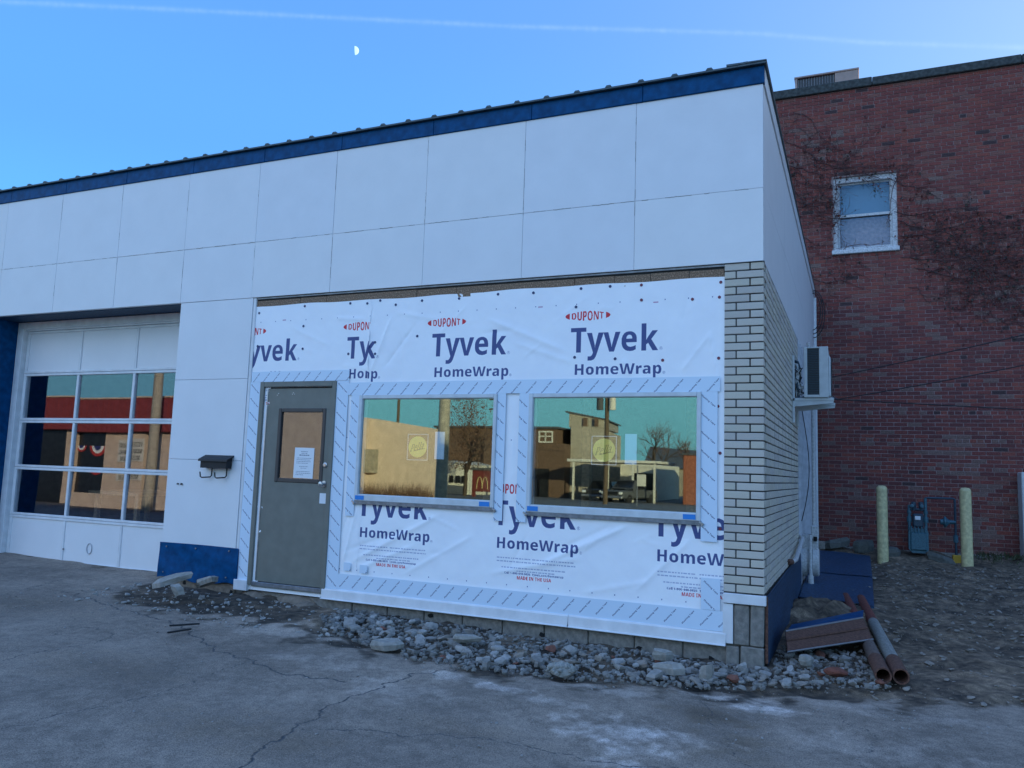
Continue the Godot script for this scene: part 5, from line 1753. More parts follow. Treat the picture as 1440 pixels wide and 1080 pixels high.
	for q in [[Vector3(0.30, 3.08, -6.4), Vector3(7.0, 4.66, -6.0), 0.06, "highest of three black cables slanting across the red brick wall"], [Vector3(0.45, 2.74, -6.3), Vector3(7.0, 4.22, -6.0), 0.10, "middle of three black cables slanting across the red brick wall"], [Vector3(0.32, 2.735, -6.2), Vector3(7.0, 2.29, -6.0), 0.0, "lowest, downward sloping of three black cables before the red brick wall"]]:
		var g := Geo.new()
		g.tube(arc_cable(q[0], q[1], q[2]), 0.0085, 6)
		single("overhead_cable", g, M.cable, q[3], "cable", q[0])
	var clamp_g := Geo.new()
	clamp_g.tube([Vector3(0.05, 2.74, -6.2), Vector3(0.33, 2.735, -6.2)], 0.016, 8); clamp_g.tube([Vector3(0.05, 2.95, -6.3), Vector3(0.46, 2.74, -6.3)], 0.008, 6); clamp_g.tube([Vector3(0.05, 3.05, -6.4), Vector3(0.31, 3.08, -6.4)], 0.012, 8)
	single("cable_anchor", clamp_g, M.gas_dark, "dark brackets holding three cables to the garage side wall", "bracket", Vector3(0.05, 2.8, -6.3))
	var coil := Geo.new()
	for k in 3:
		var pts := []
		for i in 13:
			var a := PI * i / 12.0 - PI / 2.0
			pts.append(Vector3(0.06 + (0.13 + 0.03 * k) * cos(a), 4.35 + (0.32 + 0.05 * k) * sin(a), -7.4 - 0.1 * k))
		coil.tube(pts, 0.008, 5)
	single("cable_loop", coil, M.cable, "loops of dark cable hanging at the garage's far roof corner", "cable", Vector3(0.06, 4.35, -7.4))
	# cellar hatch of two blue sheets
	var hatch := thing("cellar_hatch", Vector3(0.45, 0.0, -5.5), "low sloping hatch of two faded blue metal sheets beside the garage", "hatch")
	for q in [[-3.38, -5.60, 0.125, 0.205, 0.86, 0.885], [-5.54, -7.95, 0.213, 0.315, 0.885, 0.90]]:
		var g := Geo.new()
		var n := 12
		for i in n:
			for j in 6:
				var c := []
				for w in [[i, j], [i + 1, j], [i + 1, j + 1], [i, j + 1]]:
					var t: float = float(w[0]) / n; var s: float = w[1] / 6.0
					var z := lerpf(q[0], q[1], t)
					c.append(Vector3(lerpf(0.055, lerpf(q[4], q[5], t), s), lerpf(q[2], q[3], t) + 0.008 * sin(z * 4.0 + s * 5.0) - 0.03 * s, z))
				g.face(c, Vector3.UP)
		g.prism([Vector3(0.06, -0.1, q[0]), Vector3(q[4], -0.1, q[0]), Vector3(q[5], -0.1, q[1]), Vector3(0.06, -0.1, q[1])], Vector3(0, q[2] + 0.06, 0))
		part("sheet", g, M.hatch_blue, hatch)
	# two bollards and the gas meter
	for q in [[1.09, 1.452, "pale yellow steel bollard left of the gas meter"], [2.297, 1.462, "pale yellow steel bollard right of the gas meter"]]:
		var g := Geo.new()
		g.lathe(Vector3(q[0], 0.12, -7.8), Vector3.UP, [[0, 0.086], [q[1] - 0.12 - 0.055, 0.083], [q[1] - 0.12 - 0.03, 0.075], [q[1] - 0.12 - 0.008, 0.050], [q[1] - 0.12, 0.0]], 24)
		single("bollard", g, M.bollard, q[2], "bollard", Vector3(q[0], 0.17, -7.8), "bollards before the red wall")
	var gm := thing("gas_meter", Vector3(1.63, 0.3, -8.2), "blue-green gas meter with pipes and regulator on the red wall", "gas meter")
	var body := Geo.new()
	body.prism([Vector3(1.49, 0.42, -8.30), Vector3(1.54, 0.36, -8.30), Vector3(1.73, 0.36, -8.30), Vector3(1.785, 0.42, -8.30), Vector3(1.785, 0.70, -8.30), Vector3(1.755, 0.76, -8.30), Vector3(1.52, 0.76, -8.30), Vector3(1.49, 0.70, -8.30)], Vector3(0, 0, 0.20))
	body.box(Vector3(1.637, 0.55, -8.10), Vector3(0.25, 0.30, 0.05), 0.02)
	part("body", body, M.gas_teal, gm)
	for k in 5:
		var g := Geo.new()
		g.span(Vector3(1.525 + k * 0.05, 0.69, -8.105), Vector3(1.545 + k * 0.05, 0.79, -8.07), 0.006)
		part("flange", g, M.gas_teal, gm)
	var headg := Geo.new()
	headg.span(Vector3(1.56, 0.78, -8.27), Vector3(1.72, 1.0, -8.13), 0.02)
	part("index_head", headg, M.gas_dark, gm)
	var plate := Geo.new()
	plate.span(Vector3(1.592, 0.90, -8.129), Vector3(1.675, 0.962, -8.122), 0.003)
	part("number_plate", plate, M.paper, gm)
	for s in [[1.512, 1.14], [1.757, 1.26]]:
		var g := Geo.new()
		g.tube([Vector3(s[0], 0.72, -8.2), Vector3(s[0], s[1], -8.2)], 0.024, 10)
		g.lathe(Vector3(s[0], 0.86, -8.2), Vector3.UP, [[0, 0.03], [0.0, 0.040], [0.09, 0.040], [0.09, 0.02]], 8)
		g.lathe(Vector3(s[0], 1.00, -8.2), Vector3.UP, [[0, 0.02], [0.0, 0.034], [0.05, 0.034], [0.05, 0.02]], 8)
		part("riser", g, M.gas_teal, gm)
	var yoke := Geo.new()
	yoke.tube([Vector3(1.50, 1.07, -8.2), Vector3(1.77, 1.07, -8.2)], 0.022, 8)
	for x in [1.58, 1.69]:
		yoke.lathe(Vector3(x, 1.05, -8.2), Vector3.UP, [[0, 0.03], [0.08, 0.04], [0.14, 0.035], [0.15, 0]], 10)
	part("yoke", yoke, M.gas_dark, gm)
	for x in [1.55, 1.70]:
		var g := Geo.new()
		g.lathe(Vector3(x, 1.13, -8.16), Vector3.BACK, [[0, 0.03], [0.05, 0.03], [0.055, 0.0]], 8)
		part("valve", g, M.gas_teal, gm)
	var run := Geo.new()
	run.tube([Vector3(1.757, 1.22, -8.2), Vector3(1.757, 1.262, -8.2), Vector3(1.79, 1.268, -8.2), Vector3(2.155, 1.272, -8.2), Vector3(2.185, 1.26, -8.2), Vector3(2.187, 1.20, -8.2), Vector3(2.187, 0.30, -8.2)], 0.019, 10)
	part("pipe", run, M.gas_dark, gm)
	var reg := Geo.new()
	reg.lathe(Vector3(2.10, 0.885, -8.2), Vector3.LEFT, [[-0.09, 0.03], [0.0, 0.035], [0.03, 0.06], [0.05, 0.09], [0.075, 0.09], [0.09, 0.05], [0.13, 0.045], [0.14, 0.0]], 14)
	part("regulator", reg, M.gas_teal, gm)
	var un := Geo.new()
	un.lathe(Vector3(2.187, 0.56, -8.2), Vector3.UP, [[0, 0.02], [0.0, 0.036], [0.12, 0.036], [0.12, 0.02]], 8)
	part("union", un, M.gas_teal, gm)
	var yb := Geo.new()
	yb.span(Vector3(2.13, 0.22, -8.26), Vector3(2.265, 0.36, -8.14), 0.01)
	part("yellow_cap", yb, M.yellow, gm)
	# slabs and weeds at the foot of the red wall
	for q in [[1.95, 0.30, -7.98, Vector3(0.27, 0.06, 0.14), -0.45, "long tilted concrete slab between gas meter and right bollard"], [1.22, 0.33, -8.15, Vector3(0.15, 0.09, 0.12), 0.2, "grey rounded stone just right of the left bollard"], [0.80, 0.40, -8.25, Vector3(0.16, 0.10, 0.10), 0.1, "mossy block at the wall foot left of the bollards"], [0.35, 0.42, -8.3, Vector3(0.25, 0.07, 0.14), 0.3, "brown flat stone at the wall foot behind the hatch"]]:
		var g := Geo.new()
		g.col = Color(0.17, 0.17, 0.15)
		shard(g, Vector3(q[0], q[1], q[2]), q[3], Basis(Vector3.BACK, q[4] * 0.6) * Basis(Vector3.UP, q[4]))
		single("stone", g, M.rubble, q[5], "stone", Vector3(q[0], q[1] - 0.05, q[2]))
	var weeds := Geo.new()
	for k in 900:
		var x := rng.randf_range(0.95, 4.3); var z := -8.45 + absf(rng.randfn(0, 0.28))
		if sin(x * 5.0) + sin(x * 2.3 + 1.0) < 0.2:
			continue
		var h := rng.randf_range(0.02, 0.10)
		var y := gh(x, z) + 0.05 + 0.10 * exp(-pow((z + 8.5) / 0.55, 2.0))
		var d := Vector3(rng.randfn() * 0.04, h, rng.randfn() * 0.04)
		var w := Vector3(rng.randf_range(0.004, 0.016), 0, rng.randf_range(-0.008, 0.008))
		weeds.face([Vector3(x, y, z) - w, Vector3(x, y, z) + w, Vector3(x, y, z) + d], Vector3.BACK)
	var wd := single("weeds", weeds, M.weed, "low dark weeds and leaf litter along the foot of the red wall", "weeds", Vector3(1.5, 0.3, -8.3))
	wd.set_meta("kind", "stuff")
	# white cabinet cut by the right edge of the view
	var cab := thing("utility_cabinet", Vector3(3.6, 0.25, -8.3), "white metal cabinet at the red wall, cut by the photo's right edge", "cabinet")
	var cg := Geo.new()
	cg.span(Vector3(3.135, 0.20, -8.56), Vector3(4.05, 1.735, -8.2), 0.012)
	part("case", cg, M.ac_case, cab)
	var cd := Geo.new()
	cd.span(Vector3(3.18, 0.30, -8.199), Vector3(4.0, 1.69, -8.188), 0.004)
	part("door", cd, M.ac_case, cab)
	# two pipes on the ground
	var k := 0
	for q in [[Vector3(0.555, 0.085, -4.0), Vector3(0.845, 0.075, 0.10), 0.45, "left of two drain pipes on the ground, rust red fading to grey"], [Vector3(0.725, 0.095, -3.85), Vector3(0.965, 0.075, 0.06), 0.42, "right of two drain pipes on the ground, pale grey front half"]]:
		var a: Vector3 = q[0]; var e: Vector3 = q[1]
		var p := thing("drain_pipe", a.lerp(e, 0.5), q[3], "pipe", "drain pipes lying side by side")
		var m: Vector3 = a.lerp(e, q[2]); var c: Vector3 = a.lerp(e, 0.87)
		var g0 := Geo.new(); g0.tube([a, m], 0.052, 18, false)
		part("rusty_half", g0, M.rust_red, p)
		var g1 := Geo.new(); g1.tube([m, c], [0.0525, 0.0535], 18, false)
		part("pale_half", g1, M.pipe_pale if k == 1 else M.pipe_dirty, p)
		var ax := (e - a).normalized()
		var g2 := Geo.new()
		g2.lathe(c, ax, [[0.0, 0.0535], [0.0, 0.058], [e.distance_to(c), 0.058], [e.distance_to(c), 0.047], [0.0, 0.045], [-0.6, 0.045]], 20)
		part("dark_collar", g2, M.rust, p)
		k += 1
	# a bent length of old navy trim, rusty inside
	var ch := thing("trim_channel", Vector3(0.42, 0.15, -0.9), "bent length of navy metal trim, rusty face up, lying on the rubble", "metal trim")
	var face_g := Geo.new()
	var r0 := Vector3(0.115, 0.205, -0.55); var r1 := Vector3(0.725, 0.235, -1.50)
	face_g.prism([r0, r1, Vector3(0.800, 0.125, -1.06), Vector3(0.160, 0.105, -0.20)], Vector3(-0.003, -0.006, -0.004))
	part("rusty_face", face_g, M.rust, ch)
	var lipg := Geo.new()
	lipg.tube([Vector3(0.158, 0.107, -0.198), Vector3(0.800, 0.127, -1.058)], 0.008, 6); lipg.tube([r0, r1], 0.010, 6)
	part("folded_edge", lipg, M.tin, ch)
	var fold := Geo.new()
	fold.prism([Vector3(0.14, 0.160, -0.37), Vector3(0.765, 0.182, -1.26), Vector3(0.762, 0.175, -1.28), Vector3(0.137, 0.152, -0.39)], Vector3(-0.003, 0.012, -0.002))
	part("fold", fold, M.rust, ch)
	var backg := Geo.new()
	backg.prism([r0 + Vector3(0.002, -0.01, -0.02), r1 + Vector3(0.0, -0.01, -0.02), Vector3(0.735, 0.235, -1.98), Vector3(0.120, 0.150, -1.25)], Vector3(-0.004, -0.006, 0))
	part("navy_face", backg, M.navy, ch)

# ---------- across the street, seen in the panes ----------
func car(called: String, at: Vector3, turn: float, paint: Material, pickup: bool, label: String, category: String) -> void:
	var t := thing(called, at, label, category)
	t.rotation.y = turn
	var put := func(n: String, g: Geo, m: Material) -> void:
		var o := MeshInstance3D.new()
		o.name = n; o.mesh = g.mesh(Vector3.ZERO, m)
		t.add_child(o, true)
	var L := 2.6; var W := 0.92
	var side := [[-L, 0.45], [-L, 0.85], [-L + 0.15, 1.02], [-1.15, 1.10], [-0.45, 1.72], [0.55, 1.76], [0.85, 1.12], [L, 1.08], [L, 0.5]] if pickup else [[-L + 0.3, 0.4], [-L + 0.3, 0.78], [-1.2, 0.98], [-0.5, 1.58], [1.2, 1.62], [2.0, 1.05], [2.3, 0.95], [2.3, 0.45]]
	var o0 := []
	for p in side:
		o0.append(Vector3(-W, p[1], p[0]))
	var body := Geo.new()
	# built in three slices so that the roof is narrower than the sills
	body.span(Vector3(-W, 0.42, side[0][0]), Vector3(W, 1.0, side[side.size() - 1][0]), 0.08)
	var cab := []
	for p in side.slice(3, 7) if pickup else side.slice(2, 6):
		cab.append(p)
	for i in cab.size() - 1:
		var a: Array = cab[i]; var e: Array = cab[i + 1]
		var wa: float = W - 0.02 - maxf(0.0, a[1] - 1.1) * 0.32; var we: float = W - 0.02 - maxf(0.0, e[1] - 1.1) * 0.32
		body.face([Vector3(-wa, a[1], a[0]), Vector3(wa, a[1], a[0]), Vector3(we, e[1], e[0]), Vector3(-we, e[1], e[0])], Vector3(0, 1, -0.2 + 0.2 * i))
		for s in [-1.0, 1.0]:
			body.face([Vector3(s * wa, a[1], a[0]), Vector3(s * we, e[1], e[0]), Vector3(s * (W - 0.02), 0.9, e[0]), Vector3(s * (W - 0.02), 0.9, a[0])], Vector3(s, 0, 0))
	put.call("body", body, paint)
	var ws := Geo.new()
	var a0: Array = cab[0]; var a1: Array = cab[1]
	var n := Vector3(0, 0.02, -0.02)
	ws.face([Vector3(-0.74, lerpf(a0[1], a1[1], 0.12), lerpf(a0[0], a1[0], 0.12)) + n, Vector3(0.74, lerpf(a0[1], a1[1], 0.12), lerpf(a0[0], a1[0], 0.12)) + n, Vector3(0.66, lerpf(a0[1], a1[1], 0.9), lerpf(a0[0], a1[0], 0.9)) + n, Vector3(-0.66, lerpf(a0[1], a1[1], 0.9), lerpf(a0[0], a1[0], 0.9)) + n], Vector3(0, 1, -1))
	put.call("windscreen", ws, M.dark_window)
	for s in [-1.0, 1.0]:
		var g := Geo.new()
		g.face([Vector3(s * (W + 0.0), 1.08, -0.7), Vector3(s * (W + 0.0), 1.08, 0.6), Vector3(s * (W - 0.17), 1.55, 0.45), Vector3(s * (W - 0.17), 1.55, -0.4)], Vector3(s, 0.3, 0))
		put.call("side_window", g, M.dark_window)
		for z in [-1.65, 1.55]:
			var w := Geo.new()
			w.lathe(Vector3(s * (W - 0.16), 0.36, z), Vector3.RIGHT * s, [[-0.05, 0.0], [-0.05, 0.36], [0.16, 0.36], [0.18, 0.22], [0.14, 0.2], [0.15, 0.0]], 16)
			put.call("wheel", w, M.rubber)
		var hl := Geo.new()
		hl.box(Vector3(s * 0.70, 0.80, side[0][0] - 0.005), Vector3(0.30, 0.18, 0.05), 0.02)
		put.call("headlight", hl, M.flag_white)
	var gr := Geo.new()
	gr.box(Vector3(0, 0.78, side[0][0] - 0.005), Vector3(0.95, 0.22, 0.03), 0.01)
	put.call("grille", gr, M.dark_window)
	var bp := Geo.new()
	bp.box(Vector3(0, 0.5, side[0][0] - 0.05), Vector3(1.75, 0.16, 0.12), 0.03)
	put.call("bumper", bp, M.tin)

func branch(g: Geo, tw: Geo, p: Vector3, d: Vector3, l: float, r: float, depth: int, rg: RandomNumberGenerator) -> void:
	var e := p + d * l
	(g if depth > 1 else tw).tube([p, (p + e) / 2.0 + Vector3(rg.randfn(), rg.randfn(), rg.randfn()) * l * 0.05, e], [r, r * 0.85, r * 0.65], 5 if depth > 1 else 3, false)
	if depth == 0:
		return
	for k in (3 if depth > 1 else 4):
		var q := (d + Vector3(rg.randfn(), rg.randfn() * 0.6 + 0.25, rg.randfn()) * 0.55).normalized()
		branch(g, tw, p + d * l * rg.randf_range(0.55, 1.0), q, l * rg.randf_range(0.6, 0.82), r * 0.55, depth - 1, rg)

func tree(at: Vector3, tall: float, seed_: int, label: String, bushy: bool) -> void:
	var t := thing("bare_tree", at, label, "tree", "")
	var rg := RandomNumberGenerator.new(); rg.seed = seed_
	var g := Geo.new(); var tw := Geo.new()
	branch(g, tw, at, Vector3.UP, tall * 0.30, tall * 0.022, 5, rg)
	part("trunk", g, M.bark, t)
	if bushy:
		for i in 4200:
			var q := Vector3(rg.randfn() * 0.10, 0, rg.randfn() * 0.10) * tall
			q.y = tall * (0.25 + 0.72 * rg.randf()) * (1.0 - 0.3 * q.length() / tall)
			var s := tall * 0.008
			tw.tri(at + q, at + q + Vector3(rg.randfn(), rg.randfn(), rg.randfn()) * s, at + q + Vector3(rg.randfn(), rg.randfn(), rg.randfn()) * s)
	part("crown", tw, M.twig, t)

func make_street() -> void:
	# low museum building with a red band
	var mu := thing("museum_building", Vector3(-37.0, -0.2, 24.0), "low tan building with wide red band, bunting and lettered sign across the street", "building")
	var g := Geo.new()
	g.span(Vector3(-45.0, -0.5, 24.25), Vector3(-27.0, 4.5, 36.0))
	for q in [[-45.0, -44.6], [-40.89, -40.33], [-37.97, -35.25], [-34.29, -32.98], [-30.6, -27.0]]:
		g.span(Vector3(q[0], -0.5, 24.0), Vector3(q[1], 2.97, 24.25))
	g.span(Vector3(-40.33, -0.5, 24.02), Vector3(-37.97, 0.6, 24.25)); g.span(Vector3(-32.98, -0.5, 24.02), Vector3(-30.6, 0.6, 24.25))
	part("wall", g, M.tan, mu)
	var band := Geo.new()
	band.span(Vector3(-45.2, 2.97, 23.6), Vector3(-26.8, 4.82, 24.3), 0.03)
	part("red_band", band, M.maroon, mu)
	for k in 44:
		var rib := Geo.new()
		rib.span(Vector3(-45.1 + k * 0.42, 2.98, 23.57), Vector3(-45.06 + k * 0.42, 4.81, 23.6))
		part("band_rib", rib, M.maroon, mu)
	var cop := Geo.new()
	cop.span(Vector3(-45.25, 4.82, 23.55), Vector3(-26.75, 4.92, 24.35), 0.02)
	part("coping", cop, M.tan, mu)
	for q in [[-44.6, -40.89, -0.3], [-40.33, -37.97, 0.6], [-35.25, -34.29, -0.3], [-32.98, -30.6, 0.6]]:
		var w := Geo.new()
		w.span(Vector3(q[0], q[2], 24.2), Vector3(q[1], 2.97, 24.245))
		part("window", w, M.dark_window, mu)
	var board := Geo.new()
	board.span(Vector3(-36.86, 1.35, 23.94), Vector3(-34.95 - 0.32, 2.60, 23.998), 0.01)
	var sign_o := part("sign_board", board, M.far_white, mu)
	var row := 0
	for s in ["VETERANS", "MEMORIAL", "MUSEUM"]:
		var tris := letters(s, 700, "Droid Serif")
		var lt := Geo.new()
		var wide := 1.45 if row < 2 else 1.15
		for i in range(0, tris.size(), 3):
			var q := []
			for k in 3:
				var u: Vector2 = tris[i + k]
				q.append(Vector3(-36.065 - (u.x - 0.5) * wide, 2.24 - row * 0.37 + (u.y - 0.5) * 0.24 + 0.04, 23.932))
			lt.face(q, Vector3.FORWARD)
		part("lettering", lt, M.dark_window, sign_o)
		row += 1
	for q in [[-38.72, 2.22, 0.66], [-40.05, 2.22, 0.4], [-32.2, 2.25, 0.6]]:
		var ro := [[1.0, M.flag_red], [0.72, M.flag_white], [0.42, M.flag_blue]]
		for i in 3:
			var f := Geo.new()
			var pts := []
			for k in 13:
				var a := PI + PI * k / 12.0
				pts.append(Vector3(q[0] + q[2] * ro[i][0] * cos(a), q[1] + q[2] * ro[i][0] * sin(a) * 0.9, 24.16 - i * 0.012))
			f.prism(pts, Vector3(0, 0, 0.02))
			part("bunting", f, ro[i][1], mu)
	# plain tan building, gable towards us
	var tb := thing("tan_building", Vector3(-26.0, -0.3, 34.0), "plain tan building with a sloping parapet, reflected in the left window", "building")
	g = Geo.new()
	g.prism([Vector3(-42.0, -0.6, 34.0), Vector3(-21.5, -0.6, 35.0), Vector3(-21.5, 3.75, 35.0), Vector3(-26.0, 4.38, 34.8), Vector3(-42.0, 4.9, 34.0)], Vector3(-9.5, 0, 14.0))
	part("wall", g, M.tan, tb)
	var pan := Geo.new()
	pan.span(Vector3(-27.0, 1.1, 34.3), Vector3(-26.25, 2.55, 34.76), 0.01)
	part("shutter", pan, M.clad, tb)
	var bush := Geo.new()
	for k in 700:
		var x: float = [-26.0, -24.6, -23.2, -22.3][rng.randi() % 4] + rng.randfn() * 0.35
		var z := 33.6 + rng.randfn() * 0.3
		var y := gh(x, z) - 0.05
		bush.face([Vector3(x, y, z), Vector3(x + 0.03, y, z), Vector3(x + rng.randfn() * 0.3, y + rng.randf_range(0.3, 1.1), z + rng.randfn() * 0.2)], Vector3.FORWARD)
	single("dry_weeds", bush, M.twig, "dry brown weeds along the foot of the tan building, reflected", "weeds", Vector3(-24.0, -0.4, 33.6)).set_meta("kind", "stuff")
	var br := thing("brick_shop", Vector3(-26.0, -0.5, 55.0), "brown brick building with a white framed upper window, reflected", "building")
	g = Geo.new()
	g.span(Vector3(-34.0, -0.8, 55.0), Vector3(-21.3, 3.9, 66.0)); g.span(Vector3(-34.0, 3.9, 56.0), Vector3(-22.4, 5.2, 66.0))
	part("wall", g, M.far_brick, br)
	g = Geo.new()
	ring(g, Vector2(-24.0, 4.0), Vector2(-22.7, 5.0), [0.12, 0.12, 0.12, 0.12], 55.9, 56.0, 0.0)
	g.span(Vector3(-23.42, 4.1, 55.92), Vector3(-23.32, 4.9, 55.99)); g.span(Vector3(-24.0, 4.5, 55.92), Vector3(-22.7, 4.6, 55.985))
	part("window", g, M.far_white, br)
	g = Geo.new()
	g.span(Vector3(-34.2, 5.2, 55.8), Vector3(-22.2, 5.38, 66.0), 0.02)
	part("roof_edge", g, M.far_roof, br)
	g = Geo.new()
	g.span(Vector3(-23.9, -0.6, 54.9), Vector3(-22.6, 1.8, 55.02))
	part("door", g, M.dark_window, br)
	var cl := thing("clad_building", Vector3(-19.5, -0.5, 57.0), "pale metal clad building with a raised loft on its roof, reflected", "building")
	g = Geo.new()
	g.prism([Vector3(-21.28, -0.7, 56.5), Vector3(-17.2, -0.7, 57.5), Vector3(-17.2, 4.70, 57.5), Vector3(-19.0, 5.45, 57.0), Vector3(-21.28, 5.48, 56.5)], Vector3(-4.5, 0, 12.0))
	part("wall", g, M.clad, cl)
	g = Geo.new()
	g.prism([Vector3(-22.0, 5.47, 58.0), Vector3(-19.0, 5.44, 58.6), Vector3(-19.0, 6.15, 58.6), Vector3(-22.0, 6.75, 58.0)], Vector3(-1.0, 0, 8.0))
	var loft := part("loft", g, M.clad, cl)
	for x in [-20.7, -19.7]:
		g = Geo.new()
		g.span(Vector3(x, 5.5, 58.0), Vector3(x + 0.3, 6.3, 58.2))
		part("window", g, M.far_brick, loft)
	g = Geo.new()
	g.prism([Vector3(-22.3, 6.76, 57.8), Vector3(-18.8, 6.15, 58.5), Vector3(-18.8, 6.25, 58.5), Vector3(-22.3, 6.9, 57.8)], Vector3(-1, 0, 8.4))
	part("roof_edge", g, M.far_roof, loft)
	# carport on thin posts before a white shed
	var cp := thing("carport", Vector3(-16.0, -0.5, 50.0), "white flat carport roof on thin posts, reflected in the right window", "carport")
	g = Geo.new()
	g.span(Vector3(-19.3, 2.38, 50.0), Vector3(-12.3, 2.58, 56.0), 0.02)
	part("roof", g, M.far_white, cp)
	for x in [-18.8, -16.1, -14.2, -12.6]:
		g = Geo.new()
		g.span(Vector3(x - 0.07, -0.6, 50.1), Vector3(x + 0.07, 2.38, 50.24))
		part("post", g, M.far_white, cp)
	var shd := thing("white_shed", Vector3(-19.0, -0.5, 60.5), "low white shed with an arched doorway behind the carport, reflected", "shed")
	g = Geo.new()
	g.span(Vector3(-22.6, -0.8, 60.0), Vector3(-14.8, 2.45, 70.0), 0.03)
	part("wall", g, M.far_white, shd)
	g = Geo.new()
	g.span(Vector3(-19.5, -0.7, 59.94), Vector3(-18.2, 1.2, 59.99)); g.span(Vector3(-16.7, -0.7, 59.94), Vector3(-14.9, 1.7, 59.99))
	part("door", g, M.dark_window, shd)
	car("pickup_truck", Vector3(-14.5, -0.6, 50.5), 0.25, M.far_roof, true, "grey pickup truck parked under the carport, front towards the garage", "pickup truck")
	car("parked_car", Vector3(-16.9, -0.6, 52.0), 0.1, M.dark_window, false, "black car parked under the carport left of the pickup truck", "car")
	var hl := thing("long_roofed_building", Vector3(-14.0, -0.6, 80.0), "long building with a low grey roof far behind the carport", "building")
	g = Geo.new()
	g.prism([Vector3(-21.0, 2.4, 80.0), Vector3(-6.0, 2.4, 80.0), Vector3(-6.0, 3.9, 84.0), Vector3(-21.0, 4.9, 84.0)], Vector3(0, 0, 8.0))
	part("roof", g, M.far_roof, hl)
	g = Geo.new()
	g.span(Vector3(-21.0, -0.9, 80.4), Vector3(-6.0, 2.5, 92.0))
	part("wall", g, M.clad, hl)
	var rb := thing("red_block_building", Vector3(-8.0, -0.6, 52.0), "plain rust red block building at the right window's edge, reflected", "building")
	g = Geo.new()
	g.span(Vector3(-10.9, -0.8, 52.0), Vector3(-2.0, 3.1, 64.0), 0.03)
	part("wall", g, mk(lin(0.30, 0.09, 0.045), 0.85), rb)
	g = Geo.new()
	g.span(Vector3(-11.0, 3.1, 51.9), Vector3(-1.9, 3.25, 64.0), 0.02)
	part("coping", g, M.far_roof, rb)
	var sm := thing("cream_house", Vector3(-28.8, -0.4, 51.0), "small cream house with dark windows beyond the tan building, reflected", "house")
	g = Geo.new()
	g.prism([Vector3(-30.2, -0.7, 50.0), Vector3(-27.7, -0.7, 50.4), Vector3(-27.7, 1.9, 50.4), Vector3(-29.2, 2.2, 50.2), Vector3(-30.2, 2.1, 50.0)], Vector3(0, 0, 7.0))
	part("wall", g, M.far_white, sm)
	for x in [-29.3, -28.75, -28.2]:
		g = Geo.new()
		g.span(Vector3(x, 0.45, 50.0), Vector3(x + 0.28, 1.0, 50.3))
		part("window", g, M.dark_window, sm)
	var sg := thing("red_sign", Vector3(-24.0, -0.4, 45.0), "red roadside sign board with two yellow arches, reflected in left window", "sign")
	g = Geo.new()
	g.span(Vector3(-24.7, -0.05, 45.0), Vector3(-23.2, 1.48, 45.2), 0.02); g.span(Vector3(-24.8, -0.6, 45.05), Vector3(-24.6, 1.6, 45.3)); g.span(Vector3(-23.3, -0.6, 45.05), Vector3(-23.1, 1.6, 45.3))
	part("board", g, M.red_sign, sg)
	for s in [-1.0, 1.0]:
		g = Geo.new()
		var pts := []
		for k in 13:
			var a := PI * k / 12.0
			pts.append(Vector3(-23.95 + s * 0.22 + 0.22 * cos(a), 0.15 + 0.85 * sin(a), 44.97))
		g.tube(pts, 0.032, 6)
		part("arch", g, M.arch, sg)
	g = Geo.new()
	g.span(Vector3(-24.9, 1.48, 44.9), Vector3(-23.0, 1.68, 45.3), 0.02)
	part("cap", g, M.far_roof, sg)
	# poles
	for q in [[-10.55, 14.0, 0.185, 9.5, M.pole_pale, "thick pale pole near the street, seen in the left window", false], [-32.4, 22.0, 0.27, 9.0, M.pole_pale, "thick pole before the red banded museum, reflected", false], [-13.85, 42.0, 0.16, 9.5, M.pole_wood, "wooden utility pole carrying two transformers, reflected in right window", true], [-34.4, 50.0, 0.14, 9.5, M.pole_wood, "slim utility pole behind the tan building, reflected", true], [-25.9, 52.0, 0.13, 8.5, M.pole_wood, "slim utility pole right of the red sign, reflected", true]]:
		var base := Vector3(q[0], gh(q[0], q[1]) - 0.2, q[1])
		var p := thing("utility_pole", base, q[5], "utility pole")
		g = Geo.new()
		g.tube([base, base + Vector3(0.02, q[3] * 0.5, 0), base + Vector3(0, q[3], 0)], [q[2], q[2] * 0.9, q[2] * 0.8], 14)
		part("pole", g, q[4], p)
		if q[6]:
			for k in 2:
				g = Geo.new()
				g.box(base + Vector3(0, q[3] - 0.5 - k * 0.8, -0.15), Vector3(2.3, 0.11, 0.1), 0.01, Basis(Vector3.UP, 0.3))
				part("crossarm", g, M.pole_wood, p)
		if q[0] == -13.85:
			for s in [[-0.42, 0], [0.40, 1]]:
				g = Geo.new()
				g.lathe(Vector3(q[0] + s[0], 5.6, 41.85), Vector3.UP, [[0, 0.0], [0, 0.22], [0.85, 0.22], [0.92, 0.12], [0.95, 0.0]], 14)
				part("transformer", g, M.far_roof if s[1] == 0 else M.far_white, p)
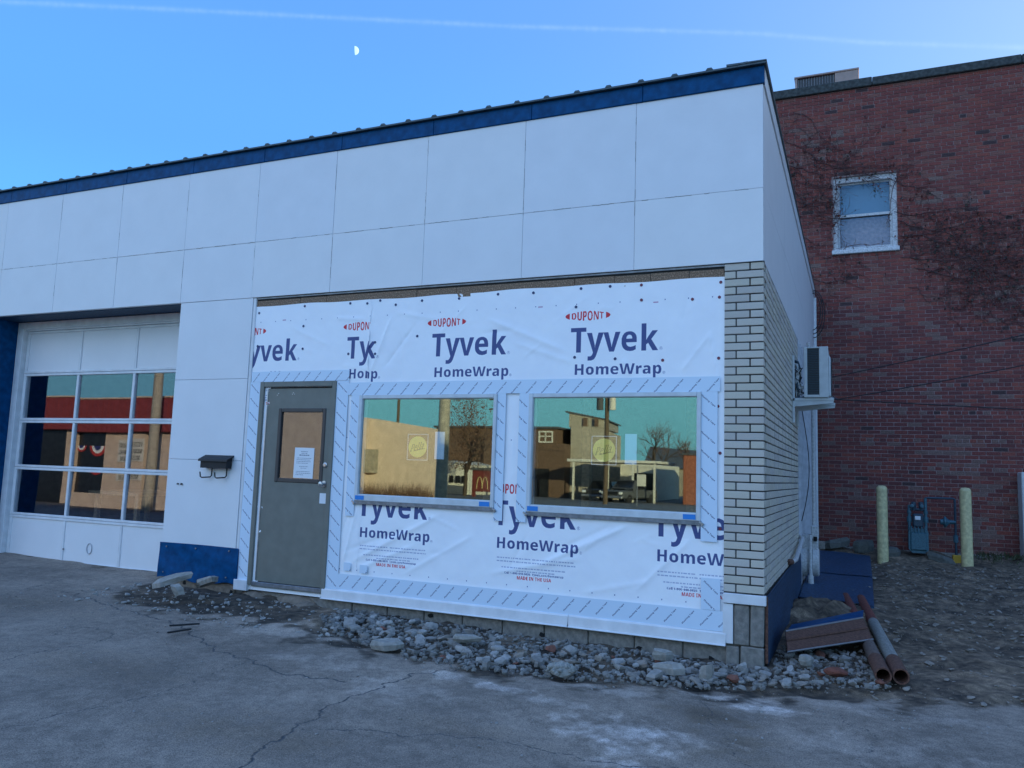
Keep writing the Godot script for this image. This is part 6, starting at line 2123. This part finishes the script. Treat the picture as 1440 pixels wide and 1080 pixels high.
	for q in [[Vector3(-34.4, 8.2, 50), Vector3(-13.85, 8.3, 42), 0.5, "upper power line from the slim pole to the transformer pole, reflected"], [Vector3(-34.9, 7.4, 50), Vector3(-14.3, 7.5, 42), 0.6, "lower power line from the slim pole to the transformer pole, reflected"], [Vector3(-13.85, 8.3, 42), Vector3(20, 8.5, 40), 0.6, "upper power line running on from the transformer pole, reflected"], [Vector3(-13.4, 7.5, 42), Vector3(20, 7.8, 40), 0.6, "lower power line running on from the transformer pole, reflected"], [Vector3(-70, 8.4, 56), Vector3(-34.4, 8.2, 50), 0.6, "power line arriving at the slim pole from beyond the museum"]]:
		g = Geo.new()
		g.tube(arc_cable(q[0], q[1], q[2], 24), 0.02, 4, false)
		single("power_line", g, M.cable, q[3], "power line", q[0], "power lines across the street")
	var nm := thing("street_notice", Vector3(-11.3, -0.4, 40.0), "small white sign plate on a thin post, reflected in right window", "sign")
	g = Geo.new()
	g.span(Vector3(-11.3, 0.85, 40.0), Vector3(-10.75, 1.55, 40.03), 0.005)
	part("plate", g, M.far_white, nm)
	g = Geo.new()
	g.span(Vector3(-11.32, -0.6, 40.03), Vector3(-11.25, 2.1, 40.09))
	part("post", g, M.tin, nm)
	# trees beyond
	for q in [[-25.6, 45.5, 8.0, 5, "bushy reddish brown tree beyond the tan building", true], [-62.0, 42.0, 10.0, 6, "leftmost bare tree behind the red banded museum", false], [-56.0, 41.0, 9.5, 7, "middle bare tree behind the red banded museum", false], [-50.0, 43.0, 9.5, 8, "rightmost bare tree behind the red banded museum", false], [-45.0, 54.0, 8.0, 9, "bare tree behind the tan building's parapet", false], [-16.0, 66.0, 9.0, 10, "bare tree rising behind the white shed", false], [-13.5, 70.0, 8.0, 11, "bare tree left of the long grey roof", false], [-23.0, 70.0, 7.0, 12, "bare tree beyond the red sign", false], [-36.0, 60.0, 8.0, 13, "bare tree far behind the slim utility pole", false]]:
		tree(Vector3(q[0], gh(q[0], q[1]) - 0.1, q[1]), q[2], q[3], q[4], q[5])
